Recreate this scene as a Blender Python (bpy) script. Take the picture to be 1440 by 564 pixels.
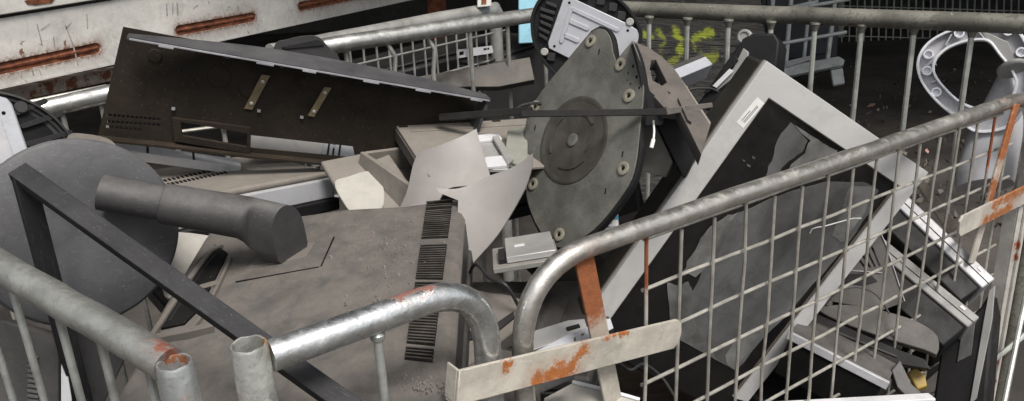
import bpy, bmesh, math, random
import numpy as np
from mathutils import Matrix, Vector

random.seed(7)
rng = np.random.default_rng(7)
for o in list(bpy.data.objects):
    bpy.data.objects.remove(o, do_unlink=True)
SC = bpy.context.scene
COL = SC.collection

# ------------------------------------------------------------------ camera, sky, sun, exposure
CAM_H, PITCH, ROLL, FOC = 1.25, math.radians(19.7), math.radians(2.8), 1150.0
fw = np.array([0, math.cos(PITCH), -math.sin(PITCH)])
up0 = np.array([0, math.sin(PITCH), math.cos(PITCH)])
CR = math.cos(ROLL) * np.array([1., 0, 0]) - math.sin(ROLL) * up0
CU = math.sin(ROLL) * np.array([1., 0, 0]) + math.cos(ROLL) * up0
CO = np.array([0, 0, CAM_H])
cam = bpy.data.cameras.new('camera')
cam.sensor_fit = 'HORIZONTAL'; cam.sensor_width = 36.0
cam.lens = 36.0 * FOC / 1440.0
cam.clip_start = 0.02; cam.clip_end = 500
co = bpy.data.objects.new('camera', cam); COL.objects.link(co)
M = Matrix.Identity(4)
for i in range(3):
    M[i][0] = CR[i]; M[i][1] = CU[i]; M[i][2] = -fw[i]; M[i][3] = CO[i]
co.matrix_world = M
SC.camera = co

SUN_EL, SUN_AZ = math.radians(58), math.radians(152)      # azimuth measured from +Y clockwise: behind the viewer, right
w = bpy.data.worlds.new('World'); SC.world = w; w.use_nodes = True
nt = w.node_tree
bg = nt.nodes['Background']
sky = nt.nodes.new('ShaderNodeTexSky'); sky.sky_type = 'NISHITA'; sky.sun_disc = False
sky.sun_elevation = SUN_EL; sky.sun_rotation = SUN_AZ
sky.dust_density = 4.0; sky.air_density = 1.0; sky.ozone_density = 1.0
hs = nt.nodes.new('ShaderNodeHueSaturation'); hs.inputs['Saturation'].default_value = 0.22
nt.links.new(sky.outputs[0], hs.inputs['Color']); nt.links.new(hs.outputs[0], bg.inputs['Color'])
bg.inputs['Strength'].default_value = 0.065
sl = bpy.data.lights.new('sun', 'SUN'); sl.energy = 1.5; sl.angle = math.radians(20); sl.color = (1.0, 0.95, 0.885)
so = bpy.data.objects.new('sun', sl); COL.objects.link(so)
sd = Vector((math.sin(SUN_AZ) * math.cos(SUN_EL), math.cos(SUN_AZ) * math.cos(SUN_EL), math.sin(SUN_EL)))
so.rotation_euler = sd.to_track_quat('Z', 'Y').to_euler()
so.location = (0, -3, 6)
SC.view_settings.view_transform = 'Standard'; SC.view_settings.look = 'None'
SC.view_settings.exposure = 1.2; SC.view_settings.gamma = 1.0

# ------------------------------------------------------------------ measuring: site points from bearing (u, v) and distance
def ray(u, v):
    return fw + CR * (u - 720.) / FOC - CU * (v - 282.) / FOC
def at(u, v, d):
    return CO + ray(u, v) * d
def onz(u, v, z):
    r = ray(u, v); return CO + r * (z - CAM_H) / r[2]
def nrm(a):
    a = np.asarray(a, float); return a / np.linalg.norm(a)

class Fr:
    """a rigid local frame: origin, X, Y, Z"""
    def __init__(s, o, X, Y):
        s.o = np.asarray(o, float); s.X = nrm(X); Y = np.asarray(Y, float)
        s.Y = nrm(Y - s.X * (s.X @ Y)); s.Z = np.cross(s.X, s.Y)
    def mat(s):
        m = Matrix.Identity(4)
        for i in range(3):
            m[i][0] = s.X[i]; m[i][1] = s.Y[i]; m[i][2] = s.Z[i]; m[i][3] = s.o[i]
        return m
    def hit(s, u, v, z=0.0):
        r = ray(u, v); t = ((s.o + s.Z * z - CO) @ s.Z) / (r @ s.Z); p = CO + r * t - s.o
        return (float(p @ s.X), float(p @ s.Y))
    def poly(s, pts, z=0.0):
        return [s.hit(u, v, z) for u, v in pts]
    def w(s, x, y, z=0.0):
        return s.o + s.X * x + s.Y * y + s.Z * z
    def shift(s, x, y, z=0.0):
        f = Fr(s.w(x, y, z), s.X, s.Y); return f
def fr3(b, c, a):
    b, c, a = at(*b), at(*c), at(*a)
    f = Fr(b, c - b, a - b); f.lx = float(np.linalg.norm(c - b)); f.ly = float((a - b) @ f.Y)
    return f
def frn(u, v, d, n, xh=(1, 0, 0)):
    n = nrm(n); X = np.asarray(xh, float); X = nrm(X - n * (n @ X)); return Fr(at(u, v, d), X, np.cross(n, X))
def tocam(u, v):
    return -nrm(ray(u, v))

# ------------------------------------------------------------------ object helpers
WM = {}
def setlab(o, label, cat, group=None, kind=None):
    if label: o['label'] = label
    if cat: o['category'] = cat
    if group: o['group'] = group
    if kind: o['kind'] = kind
    return o
def thing(name, label, cat, loc, group=None):
    o = bpy.data.objects.new(name, None); o.empty_display_size = 0.05; COL.objects.link(o)
    o.location = tuple(float(x) for x in loc); WM[o.name] = Matrix.Translation(o.location)
    return setlab(o, label, cat, group)
def ob(name, me, mat, fr=None, parent=None, bevel=0.0, smooth=True, seg=2, kind=None):
    o = bpy.data.objects.new(name, me); COL.objects.link(o)
    m = fr.mat() if fr is not None else Matrix.Identity(4)
    if parent is not None:
        o.parent = parent; o.matrix_parent_inverse = WM[parent.name].inverted()
    o.matrix_basis = m; WM[o.name] = m
    if mat is not None:
        mats = mat if isinstance(mat, (list, tuple)) else [mat]
        if len(me.materials) == 0:
            for q in mats: me.materials.append(q)
    if smooth and len(me.polygons):
        me.polygons.foreach_set('use_smooth', [True] * len(me.polygons))
        me.set_sharp_from_angle(angle=math.radians(38))
    if bevel > 0:
        b = o.modifiers.new('bevel', 'BEVEL'); b.width = bevel; b.segments = seg; b.limit_method = 'ANGLE'; b.angle_limit = math.radians(35)
        b.harden_normals = False
    if kind: o['kind'] = kind
    return o
def mk(bm):
    me = bpy.data.meshes.new('m'); bmesh.ops.recalc_face_normals(bm, faces=bm.faces); bm.to_mesh(me); bm.free(); return me
def bm_box(bm, x0, x1, y0, y1, z0, z1):
    vs = [bm.verts.new((x, y, z)) for z in (z0, z1) for x, y in ((x0, y0), (x1, y0), (x1, y1), (x0, y1))]
    for f in ((0, 1, 2, 3), (4, 5, 6, 7), (0, 1, 5, 4), (1, 2, 6, 5), (2, 3, 7, 6), (3, 0, 4, 7)):
        bm.faces.new([vs[i] for i in f])
def box(*a):
    bm = bmesh.new(); bm_box(bm, *a); return mk(bm)
def boxes(L):
    bm = bmesh.new()
    for a in L: bm_box(bm, *a)
    return mk(bm)
def bm_prism(bm, pts, z0, z1, scale_top=1.0):
    c = np.mean(np.array(pts), 0)
    lo = [bm.verts.new((x, y, z0)) for x, y in pts]
    hi = [bm.verts.new((c[0] + (x - c[0]) * scale_top, c[1] + (y - c[1]) * scale_top, z1)) for x, y in pts]
    bm.faces.new(lo); bm.faces.new(hi)
    n = len(pts)
    for i in range(n): bm.faces.new((lo[i], lo[(i + 1) % n], hi[(i + 1) % n], hi[i]))
def prism(pts, z0, z1, st=1.0):
    bm = bmesh.new(); bm_prism(bm, pts, z0, z1, st); bmesh.ops.triangulate(bm, faces=[f for f in bm.faces if len(f.verts) > 4]); return mk(bm)
def smoothpoly(pts, n=4, closed=True):
    """Catmull-Rom through the points"""
    P_ = np.array(pts, float); N = len(P_); out = []
    for i in range(N if closed else N - 1):
        if closed: p0, p1, p2, p3 = P_[i - 1], P_[i], P_[(i + 1) % N], P_[(i + 2) % N]
        else: p0, p1, p2, p3 = P_[max(i - 1, 0)], P_[i], P_[i + 1], P_[min(i + 2, N - 1)]
        for k in range(n):
            t = k / n
            out.append(.5 * ((2 * p1) + (-p0 + p2) * t + (2 * p0 - 5 * p1 + 4 * p2 - p3) * t * t + (-p0 + 3 * p1 - 3 * p2 + p3) * t ** 3))
    if not closed: out.append(P_[-1])
    return [tuple(float(q) for q in p) for p in out]
def circle(cx, cy, r, n=20, ry=None, a0=0.0):
    ry = r if ry is None else ry
    return [(cx + r * math.cos(a0 + 2 * math.pi * i / n), cy + ry * math.sin(a0 + 2 * math.pi * i / n)) for i in range(n)]
def capsule(x0, y0, x1, y1, r, n=6):
    a = math.atan2(y1 - y0, x1 - x0); out = []
    for i in range(n + 1):
        t = a - math.pi / 2 + math.pi * i / n; out.append((x1 + r * math.cos(t), y1 + r * math.sin(t)))
    for i in range(n + 1):
        t = a + math.pi / 2 + math.pi * i / n; out.append((x0 + r * math.cos(t), y0 + r * math.sin(t)))
    return out
def plate(outer, holes, z0, z1, bev=0.0):
    """a flat plate with real holes"""
    cu = bpy.data.curves.new('c', 'CURVE'); cu.dimensions = '2D'; cu.fill_mode = 'BOTH'
    cu.extrude = (z1 - z0) / 2 - bev; cu.bevel_depth = bev; cu.bevel_resolution = 1
    for pl in [outer] + list(holes):
        sp = cu.splines.new('POLY'); sp.points.add(len(pl) - 1); sp.use_cyclic_u = True
        for p, q in zip(sp.points, pl): p.co = (q[0], q[1], 0, 1)
    t = bpy.data.objects.new('t', cu); COL.objects.link(t)
    dg = bpy.context.evaluated_depsgraph_get()
    me = bpy.data.meshes.new_from_object(t.evaluated_get(dg))
    bpy.data.objects.remove(t); bpy.data.curves.remove(cu)
    for v in me.vertices: v.co.z += (z0 + z1) / 2
    return me
def fillet(pts, r, n=6):
    """round the inner corners of a 3D polyline"""
    pts = [np.asarray(p, float) for p in pts]; out = [pts[0]]
    for i in range(1, len(pts) - 1):
        a, b, c = pts[i - 1], pts[i], pts[i + 1]
        u, v = a - b, c - b; k = min(r, np.linalg.norm(u) * .48, np.linalg.norm(v) * .48)
        p0, p2 = b + nrm(u) * k, b + nrm(v) * k
        for j in range(n + 1):
            t = j / n; out.append((1 - t) ** 2 * p0 + 2 * t * (1 - t) * b + t * t * p2)
    out.append(pts[-1]); return out
def bm_tube(bm, pts, r, seg=14, cap=True, rad=None, ripple=0.0):
    pts = [np.asarray(p, float) for p in pts]; rings = []; N = None
    for i, p in enumerate(pts):
        t = nrm(pts[min(i + 1, len(pts) - 1)] - pts[max(i - 1, 0)])
        if N is None:
            h = np.array([0, 0, 1.]) if abs(t[2]) < .9 else np.array([1., 0, 0]); N = nrm(np.cross(t, h))
        N = nrm(N - t * (N @ t)); B = np.cross(t, N)
        rr = rad[i] if rad is not None else r
        rings.append([bm.verts.new(tuple(p + (N * math.cos(2 * math.pi * k / seg) + B * math.sin(2 * math.pi * k / seg)) * rr)) for k in range(seg)])
    for a, b in zip(rings, rings[1:]):
        for k in range(seg): bm.faces.new((a[k], a[(k + 1) % seg], b[(k + 1) % seg], b[k]))
    if cap: bm.faces.new(rings[0]); bm.faces.new(rings[-1])
def tube(pts, r, seg=14, cap=True, rad=None):
    bm = bmesh.new(); bm_tube(bm, pts, r, seg, cap, rad); return mk(bm)
def resample(a, b, n, wob=0.0):
    a, b = np.asarray(a, float), np.asarray(b, float); L = []
    for i in range(n + 1):
        p = a + (b - a) * i / n
        if 0 < i < n: p = p + rng.normal(0, wob, 3)
        L.append(p)
    return L
def loft(rings, cap=True):
    bm = bmesh.new(); R_ = [[bm.verts.new(tuple(p)) for p in r] for r in rings]; n = len(R_[0])
    for a, b in zip(R_, R_[1:]):
        for k in range(n): bm.faces.new((a[k], a[(k + 1) % n], b[(k + 1) % n], b[k]))
    if cap: bm.faces.new(R_[0]); bm.faces.new(R_[-1])
    return mk(bm)
def lathe(prof, n=32):
    """profile of (r, z) turned about Z"""
    bm = bmesh.new(); R_ = []
    for r, z in prof: R_.append([bm.verts.new((r * math.cos(2 * math.pi * k / n), r * math.sin(2 * math.pi * k / n), z)) for k in range(n)])
    for a, b in zip(R_, R_[1:]):
        for k in range(n): bm.faces.new((a[k], a[(k + 1) % n], b[(k + 1) % n], b[k]))
    bm.faces.new(R_[0]); bm.faces.new(R_[-1]); return mk(bm)

# ------------------------------------------------------------------ materials
def N_(nt, t, **kw):
    n = nt.nodes.new(t)
    for k, v in kw.items(): setattr(n, k, v)
    return n
def math_(nt, op, a, b=None, clamp=False):
    n = N_(nt, 'ShaderNodeMath', operation=op, use_clamp=clamp)
    for i, x in enumerate((a, b)):
        if x is None: continue
        if isinstance(x, (int, float)): n.inputs[i].default_value = x
        else: nt.links.new(x, n.inputs[i])
    return n.outputs[0]
def ramp(nt, x, lo, hi):
    n = N_(nt, 'ShaderNodeMapRange', interpolation_type='SMOOTHSTEP')
    nt.links.new(x, n.inputs[0]); n.inputs[1].default_value = lo; n.inputs[2].default_value = hi
    return n.outputs[0]
def noise(nt, co_, scale, detail=5.0, rough=0.55, stretch=None, dist=0.0):
    if stretch:
        mp = N_(nt, 'ShaderNodeMapping'); mp.inputs['Scale'].default_value = stretch; nt.links.new(co_, mp.inputs[0]); co_ = mp.outputs[0]
    n = N_(nt, 'ShaderNodeTexNoise'); n.inputs['Scale'].default_value = scale; n.inputs['Detail'].default_value = detail
    n.inputs['Roughness'].default_value = rough; n.inputs['Distortion'].default_value = dist
    nt.links.new(co_, n.inputs['Vector']); return n.outputs[0]
def mixc(nt, f, a, b):
    n = N_(nt, 'ShaderNodeMix', data_type='RGBA')
    if isinstance(f, (int, float)): n.inputs[0].default_value = f
    else: nt.links.new(f, n.inputs[0])
    for i, x in ((6, a), (7, b)):
        if isinstance(x, (tuple, list)): n.inputs[i].default_value = (*x[:3], 1)
        else: nt.links.new(x, n.inputs[i])
    return n.outputs[2]
def segdist(nt, co_, p0, p1):
    p0 = np.asarray(p0, float); p1 = np.asarray(p1, float); d = p1 - p0; L2 = max(float(d @ d), 1e-9)
    s = N_(nt, 'ShaderNodeVectorMath', operation='SUBTRACT'); nt.links.new(co_, s.inputs[0]); s.inputs[1].default_value = tuple(p0)
    dt = N_(nt, 'ShaderNodeVectorMath', operation='DOT_PRODUCT'); nt.links.new(s.outputs[0], dt.inputs[0]); dt.inputs[1].default_value = tuple(d / L2)
    t = math_(nt, 'MULTIPLY', dt.outputs['Value'], 1.0, clamp=True)
    sc = N_(nt, 'ShaderNodeVectorMath', operation='SCALE'); sc.inputs[0].default_value = tuple(d); nt.links.new(t, sc.inputs['Scale'])
    ds = N_(nt, 'ShaderNodeVectorMath', operation='DISTANCE'); nt.links.new(s.outputs[0], ds.inputs[0]); nt.links.new(sc.outputs[0], ds.inputs[1])
    return ds.outputs['Value']
def mat(name, col, rough=0.5, metal=0.0, var=0.18, vscale=9.0, dust=0.0, dustcol=(.30, .26, .22), dscale=14.0, bump=0.15, bscale=220.0,
        rust=(), rustcol=(.20, .058, .022), spots=0.0, spotcol=(.16, .055, .025), streak=None, spec=0.5, scratch=0.0, spangle=0.0, side=0.15, grime=None, blotch=0.0, speck=0.3):
    m = bpy.data.materials.new(name); m.use_nodes = True; nt = m.node_tree; bs = nt.nodes['Principled BSDF']
    tc = N_(nt, 'ShaderNodeTexCoord').outputs['Object']
    n1 = noise(nt, tc, vscale, 6, .6, streak)
    c = mixc(nt, ramp(nt, n1, .3, .72), tuple(x * (1 - var) for x in col), tuple(min(x * (1 + var), .95) for x in col))
    rg = math_(nt, 'ADD', math_(nt, 'MULTIPLY', noise(nt, tc, vscale * 3.1, 4), .28), rough - .14, clamp=True)
    if grime is None: grime = .12 if metal > .3 else .4
    if grime:
        gm = math_(nt, 'MULTIPLY', ramp(nt, noise(nt, tc, 8, 9, .74, None, .8), .44, .66), ramp(nt, noise(nt, tc, 38, 6, .7), .30, .62))
        c = mixc(nt, math_(nt, 'MULTIPLY', gm, grime), c, tuple(x * .32 for x in col))
        rg = math_(nt, 'ADD', rg, math_(nt, 'MULTIPLY', gm, .18), clamp=True)
    mt = metal
    if blotch:
        bl_ = ramp(nt, noise(nt, tc, 48, 7, .72, None, .6), .52, .60)
        c = mixc(nt, math_(nt, 'MULTIPLY', bl_, blotch), c, tuple(x * .30 for x in col))
        b2_ = ramp(nt, noise(nt, tc, 85, 5, .65), .66, .76)
        c = mixc(nt, math_(nt, 'MULTIPLY', b2_, blotch), c, (.75, .75, .73))
        rg = math_(nt, 'ADD', rg, math_(nt, 'MULTIPLY', bl_, .22), clamp=True)
    if spangle:
        v = N_(nt, 'ShaderNodeTexVoronoi'); v.inputs['Scale'].default_value = 95; nt.links.new(tc, v.inputs['Vector'])
        bw = N_(nt, 'ShaderNodeSeparateColor'); nt.links.new(v.outputs['Color'], bw.inputs[0])
        c = mixc(nt, math_(nt, 'MULTIPLY', bw.outputs[0], spangle), c, tuple(x * .45 for x in col))
    if scratch:
        s1 = ramp(nt, noise(nt, tc, 60, 3, .5, (1, 9, 4)), .62, .72)
        c = mixc(nt, math_(nt, 'MULTIPLY', s1, scratch), c, tuple(min(x * 1.9 + .05, .8) for x in col))
    if spots:
        s2 = ramp(nt, noise(nt, tc, 22, 7, .7), .66 - spots * .2, .74 - spots * .2)
        c = mixc(nt, s2, c, spotcol); rg = math_(nt, 'ADD', rg, math_(nt, 'MULTIPLY', s2, .3), clamp=True)
        mt = math_(nt, 'MULTIPLY', math_(nt, 'SUBTRACT', 1.0, s2), metal)
    if rust:
        acc = None; halo = None
        nz = math_(nt, 'MULTIPLY', math_(nt, 'SUBTRACT', noise(nt, tc, 75, 9, .78), .5), .07)
        for p0, p1, r in rust:
            d = math_(nt, 'ADD', segdist(nt, tc, p0, p1), nz)
            k = math_(nt, 'SUBTRACT', 1.0, ramp(nt, d, r * .45, r * 1.25))
            h_ = math_(nt, 'SUBTRACT', 1.0, ramp(nt, d, r * .7, r * 2.6)); halo = h_ if halo is None else math_(nt, 'MAXIMUM', halo, h_)
            acc = k if acc is None else math_(nt, 'MAXIMUM', acc, k)
        rc = mixc(nt, noise(nt, tc, 90, 6, .7), tuple(x * .45 for x in rustcol), tuple(min(x * 1.75, .9) for x in rustcol))
        c = mixc(nt, math_(nt, 'MULTIPLY', halo, math_(nt, 'MULTIPLY', noise(nt, tc, 40, 7, .7), .6)), c, tuple(min(x * 1.2 + .05, .5) for x in rustcol))
        c = mixc(nt, acc, c, rc); rg = math_(nt, 'ADD', rg, math_(nt, 'MULTIPLY', acc, .4), clamp=True)
        mt = math_(nt, 'MULTIPLY', math_(nt, 'SUBTRACT', 1.0, acc), mt)
    if dust:
        ge = N_(nt, 'ShaderNodeNewGeometry'); sp = N_(nt, 'ShaderNodeSeparateXYZ'); nt.links.new(ge.outputs['Normal'], sp.inputs[0])
        upf = math_(nt, 'ADD', ramp(nt, sp.outputs[2], .0, .85), side, clamp=True)
        dn = ramp(nt, noise(nt, tc, dscale, 8, .65, None, .3), .28, .68)
        df = math_(nt, 'MULTIPLY', math_(nt, 'MULTIPLY', upf, math_(nt, 'ADD', math_(nt, 'MULTIPLY', dn, .75), .25)), dust, clamp=True)
        dc = mixc(nt, noise(nt, tc, dscale * 6, 5), tuple(x * .75 for x in dustcol), tuple(x * 1.2 for x in dustcol))
        c = mixc(nt, df, c, dc); rg = math_(nt, 'ADD', rg, math_(nt, 'MULTIPLY', df, .5), clamp=True)
    if speck:
        sk = ramp(nt, noise(nt, tc, 330, 3, .6), .66, .74)
        c = mixc(nt, math_(nt, 'MULTIPLY', sk, speck if metal < .3 else speck * .5), c, (.26, .235, .21) if sum(col) < .7 else (.16, .14, .12))
    nt.links.new(c, bs.inputs['Base Color']); nt.links.new(rg, bs.inputs['Roughness'])
    if isinstance(mt, (int, float)): bs.inputs['Metallic'].default_value = mt
    else: nt.links.new(mt, bs.inputs['Metallic'])
    bs.inputs['Specular IOR Level'].default_value = spec
    if bump:
        b = N_(nt, 'ShaderNodeBump'); b.inputs['Strength'].default_value = bump; b.inputs['Distance'].default_value = 0.002
        hh = math_(nt, 'ADD', noise(nt, tc, bscale, 4), math_(nt, 'MULTIPLY', n1, 1.5))
        if rust: hh = math_(nt, 'ADD', hh, math_(nt, 'MULTIPLY', acc, math_(nt, 'MULTIPLY', noise(nt, tc, 160, 6, .7), 3.0)))
        nt.links.new(hh, b.inputs['Height']); nt.links.new(b.outputs[0], bs.inputs['Normal'])
    return m

DUST = (.27, .235, .20)
m_galv = mat('galvanised_steel', (.55, .56, .55), .36, .8, .28, 16, spangle=.35, spots=.02, bump=.25, bscale=90)
m_wire = mat('zinc_wire', (.50, .48, .43), .38, .65, .25, 30, spots=.03, bump=.1)
m_wire_d = mat('old_zinc_wire', (.30, .30, .28), .5, .45, .3, 20, spots=.08, bump=.1)
m_rail_d = mat('weathered_rail_steel', (.17, .165, .14), .6, .35, .35, 12, blotch=.5, spots=.12, bump=.3, bscale=90)
m_rail_r = mat('scuffed_rail_steel', (.54, .54, .52), .34, .85, .2, 30, blotch=.5, spangle=.25, spots=.10, bump=.25, bscale=90)
m_rust = mat('flaky_rust', (.17, .055, .025), .9, 0, .5, 30, bump=.9, bscale=60)
m_grey_dusty = mat('dusty_grey_plastic', (.13, .118, .105), .55, 0, .15, 8, dust=.85, dustcol=(.14, .123, .107), dscale=14, bump=.2, bscale=260)
m_grey_side = mat('charcoal_plastic', (.020, .020, .021), .5, 0, .2, 10, spec=.35, dust=.12, dustcol=DUST, bump=.12)
m_stand = mat('dark_grey_stand_plastic', (.040, .040, .042), .5, 0, .2, 14, dust=.5, dustcol=(.16, .15, .142), dscale=30, bump=.15, scratch=.35, speck=.7)
m_disc = mat('dark_disc_plastic', (.045, .046, .052), .46, 0, .2, 10, dust=.35, dustcol=(.18, .175, .17), dscale=18, bump=.12, side=.35, scratch=.4, speck=.8)
m_black = mat('black_plastic', (.008, .008, .009), .55, 0, .25, 12, spec=.25, dust=.05, dustcol=(.2, .18, .16), bump=.1)
m_black_matt = mat('matt_black_plastic', (.005, .005, .005), .85, 0, .25, 12, spec=.12, dust=.03, dustcol=(.2, .18, .16), bump=.1)
m_shell_in = mat('dark_brown_shell_inside', (.015, .0115, .008), .65, 0, .3, 12, spec=.2, speck=.4, dust=.25, dustcol=(.12, .09, .065), bump=.15)
m_shell_out = mat('charcoal_shell', (.040, .041, .046), .42, 0, .2, 6, dust=.25, dustcol=(.2, .19, .18), bump=.1, scratch=.15)
m_lip_lit = mat('lit_lip_grey', (.26, .26, .28), .5, 0, .2, 12, bump=.05)  # lighter grey: light caught along the rim is put into the colour
m_bezel = mat('light_grey_bezel', (.47, .47, .465), .45, 0, .08, 7, grime=.25, dust=.3, dustcol=(.40, .38, .355), bump=.08, side=.2)
m_screen = mat('dark_screen_glass', (.005, .005, .0055), .3, 0, .3, 20, spec=.35, dust=.12, dustcol=(.10, .09, .085), dscale=30, bump=.05, side=.5)
m_film = mat('torn_grey_film', (.058, .060, .062), .38, 0, .8, 9, grime=.9, speck=.5, dust=.60, dustcol=(.20, .198, .19), dscale=9, bump=.2, bscale=40, side=.4, streak=(1, .35, 1))
m_film_l = mat('pale_torn_film', (.12, .123, .12), .42, 0, .6, 12, grime=.9, speck=.6, dust=.25, dustcol=(.32, .30, .28), dscale=12, bump=.15, bscale=40, side=.4)
m_silver = mat('silver_plastic', (.42, .42, .44), .35, .12, .08, 8, dust=.2, dustcol=(.36, .33, .3), bump=.05)
m_silver_d = mat('grey_column_plastic', (.24, .24, .235), .45, .05, .1, 8, dust=.3, dustcol=(.3, .28, .25), bump=.06)
m_white = mat('white_plastic', (.58, .59, .61), .4, 0, .06, 9, dust=.2, dustcol=(.5, .46, .42), bump=.05)
m_white_metal = mat('white_painted_plate', (.40, .41, .44), .35, .1, .07, 9, dust=.12, dustcol=(.5, .47, .44), bump=.05)
m_dim = mat('grubby_grey_plastic', (.07, .066, .062), .55, 0, .3, 18, grime=.7, dust=.35, dustcol=(.16, .148, .135), dscale=22, bump=.2, side=.3)
m_beige = mat('dusty_beige_plastic', (.19, .172, .150), .6, 0, .18, 8, dust=.6, dustcol=(.215, .19, .163), dscale=8, bump=.2)
m_pale = mat('pale_dusty_plastic', (.36, .345, .31), .6, 0, .25, 9, dust=.7, dustcol=(.40, .38, .345), dscale=7, bump=.25)
m_sheet = mat('grey_plastic_sheet', (.25, .236, .225), .45, 0, .10, 9, grime=.25, dust=.4, dustcol=(.26, .24, .223), dscale=6, bump=.06, side=.3)
m_base = mat('dirty_base_metal', (.14, .143, .126), .42, .3, .4, 13, grime=.65, blotch=.15, dust=.25, dustcol=(.24, .225, .19), dscale=16, bump=.25, side=.5)
m_base_d = mat('dark_swivel_plate', (.038, .036, .032), .5, .1, .35, 25, dust=.3, dustcol=(.14, .125, .1), bump=.2, side=.4)
m_rubber = mat('perished_rubber', (.22, .205, .16), .8, 0, .2, 30, bump=.2)
m_rubber_g = mat('grey_rubber', (.34, .34, .32), .8, 0, .15, 30, bump=.2)
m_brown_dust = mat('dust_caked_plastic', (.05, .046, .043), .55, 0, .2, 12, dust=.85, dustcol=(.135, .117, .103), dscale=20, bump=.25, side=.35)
m_brass = mat('tarnished_bracket', (.20, .16, .09), .5, .4, .3, 20, dust=.2, bump=.2)
m_metal = mat('bare_sheet_metal', (.45, .45, .44), .4, .5, .15, 12, dust=.4, dustcol=(.36, .33, .29), bump=.08)
m_floor = mat('dirty_concrete', (.060, .053, .047), .8, 0, .55, 1.7, bump=.6, bscale=45, spots=.06, spotcol=(.02, .018, .016))
m_wall = mat('dark_wall', (.05, .047, .043), .9, 0, .4, .9, bump=.4, bscale=12)  # dark wall colour with random tone
m_roof = mat('shade_roof_sheet', (.10, .10, .10), .7, .1, .2, .8, bump=.1)
m_yellow = mat('yellow_plastic', (.30, .20, .025), .5, 0, .2, 20, dust=.3, bump=.1)
m_blue_card = mat('blue_print', (.09, .30, .46), .6, 0, .1, 20, bump=.05)
m_skyblue = mat('pale_blue_plastic', (.33, .62, .75), .5, 0, .1, 5, bump=.05)
m_ink = mat('grey_ink', (.12, .13, .15), .8, 0, .2, 20, bump=0)
m_label = mat('paper_label', (.70, .70, .68), .6, 0, .06, 40, bump=.02)
m_cable = mat('black_cable', (.02, .02, .021), .5, 0, .2, 20, bump=0)
m_cable_w = mat('white_cable', (.7, .7, .68), .5, 0, .1, 20, bump=0)
m_wood = mat('grimy_pallet_wood', (.13, .10, .075), .85, 0, .3, 6, streak=(1, 8, 8), bump=.4, bscale=60)

# ================================================================== SETTING
fl = ob('ground', box(-40, 40, -30, 50, -.2, 0), m_floor); fl['kind'] = 'structure'
t = thing('shed', 'open-fronted shed with dark walls, mostly unseen, added to darken the background', 'shed', (0, 9.5, 0))
ob('wall', box(-9, 9, 9.6, 9.8, 0, 3.3), m_wall, parent=t)
ob('wall', box(-9.2, -9.0, 2.1, 9.6, 0, 3.3), m_wall, parent=t)
ob('wall', box(9.0, 9.2, 2.1, 9.6, 0, 3.3), m_wall, parent=t)
ob('shade_roof', box(-9.4, 9.4, 2.0, 10.0, 3.3, 3.4), m_roof, parent=t)  # overhead sheet, out of view, added to shade the floor and background

# ================================================================== THE MAIN CAGE
ZR = CAM_H - .409
g0 = onz(790, 360, ZR); g2 = onz(1430, 140, ZR); GD = nrm(g2 - g0); GN = np.cross(GD, [0, 0, 1.])   # GN points to the viewer
if GN[1] > 0: GN = -GN
UPV = np.array([0, 0, 1.])
def G(s, z, n=0.0):
    return g0 + GD * s + UPV * (z - ZR) + GN * n
TR = .0138
ZB = .10
cage = thing('wire_mesh_cage', 'galvanised wire mesh cage holding the heap of broken monitors in the foreground', 'cage', G(0.1, 0) + np.array([-.1, .5, 0]))
ob('pallet_base', prism([(-.86, 1.12), (-.36, .74), (1.02, 1.64), (.28, 2.2), (-.1, 2.0)], .06, ZB), m_wood, parent=cage)

# --- mesh gate (right front)
gate_path = fillet([G(-.066, ZB), G(-.066, ZR), G(1.262, ZR), G(1.262, ZB)], .115, 10)
pp = [gate_path[0]] + gate_path[1:12] + resample(gate_path[11], gate_path[12], 16, .0006)[1:-1] + gate_path[12:]
rl = lambda s, z: tuple(G(s, z))
m_gate = mat('worn_gate_tube', (.60, .58, .535), .31, .88, .16, 30, blotch=.35, spangle=.2, bump=.25, bscale=90,
             rust=[(rl(.018, ZR - .014), rl(.05, ZR - .014), .013), (rl(1.10, ZR - .01), rl(1.16, ZR - .012), .016)])
gate = ob('gate', tube(pp, TR, 18), m_gate, parent=cage)
sv = [.145 + .0675 * k for k in range(16)]
ztop = ZR - .020
hz = [ztop - .0755 * k for k in range(10)]
m_wire_rust = mat('rusted_wire', (.50, .48, .43), .5, .4, .25, 30, bump=.2, rust=[(rl(.145, ZR), rl(.145, .77), .03), (rl(1.09, ZR), rl(1.09, .74), .03), (rl(1.20, .52), rl(1.24, .52), .012)])
for k, s in enumerate(sv):
    top = ZR - .006 if k % 3 == 0 else ztop - .002
    b = resample(G(s, top, .0), G(s + rng.normal(0, .003), ZB, .0), 7, .0011)
    ob('wire', tube(b, .0028, 8), m_wire_rust if k in (0, 14) else m_wire, parent=gate)
for k, z in enumerate(hz):
    s0, s1 = (.145, 1.13) if k == 0 else (.143, 1.185 + .01 * (k % 3))
    b = resample(G(s0, z, -.0055), G(s1, z + rng.normal(0, .002), -.0055), 12, .0008)
    ob('wire', tube(b, .0029, 8), m_wire, parent=gate)
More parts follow.
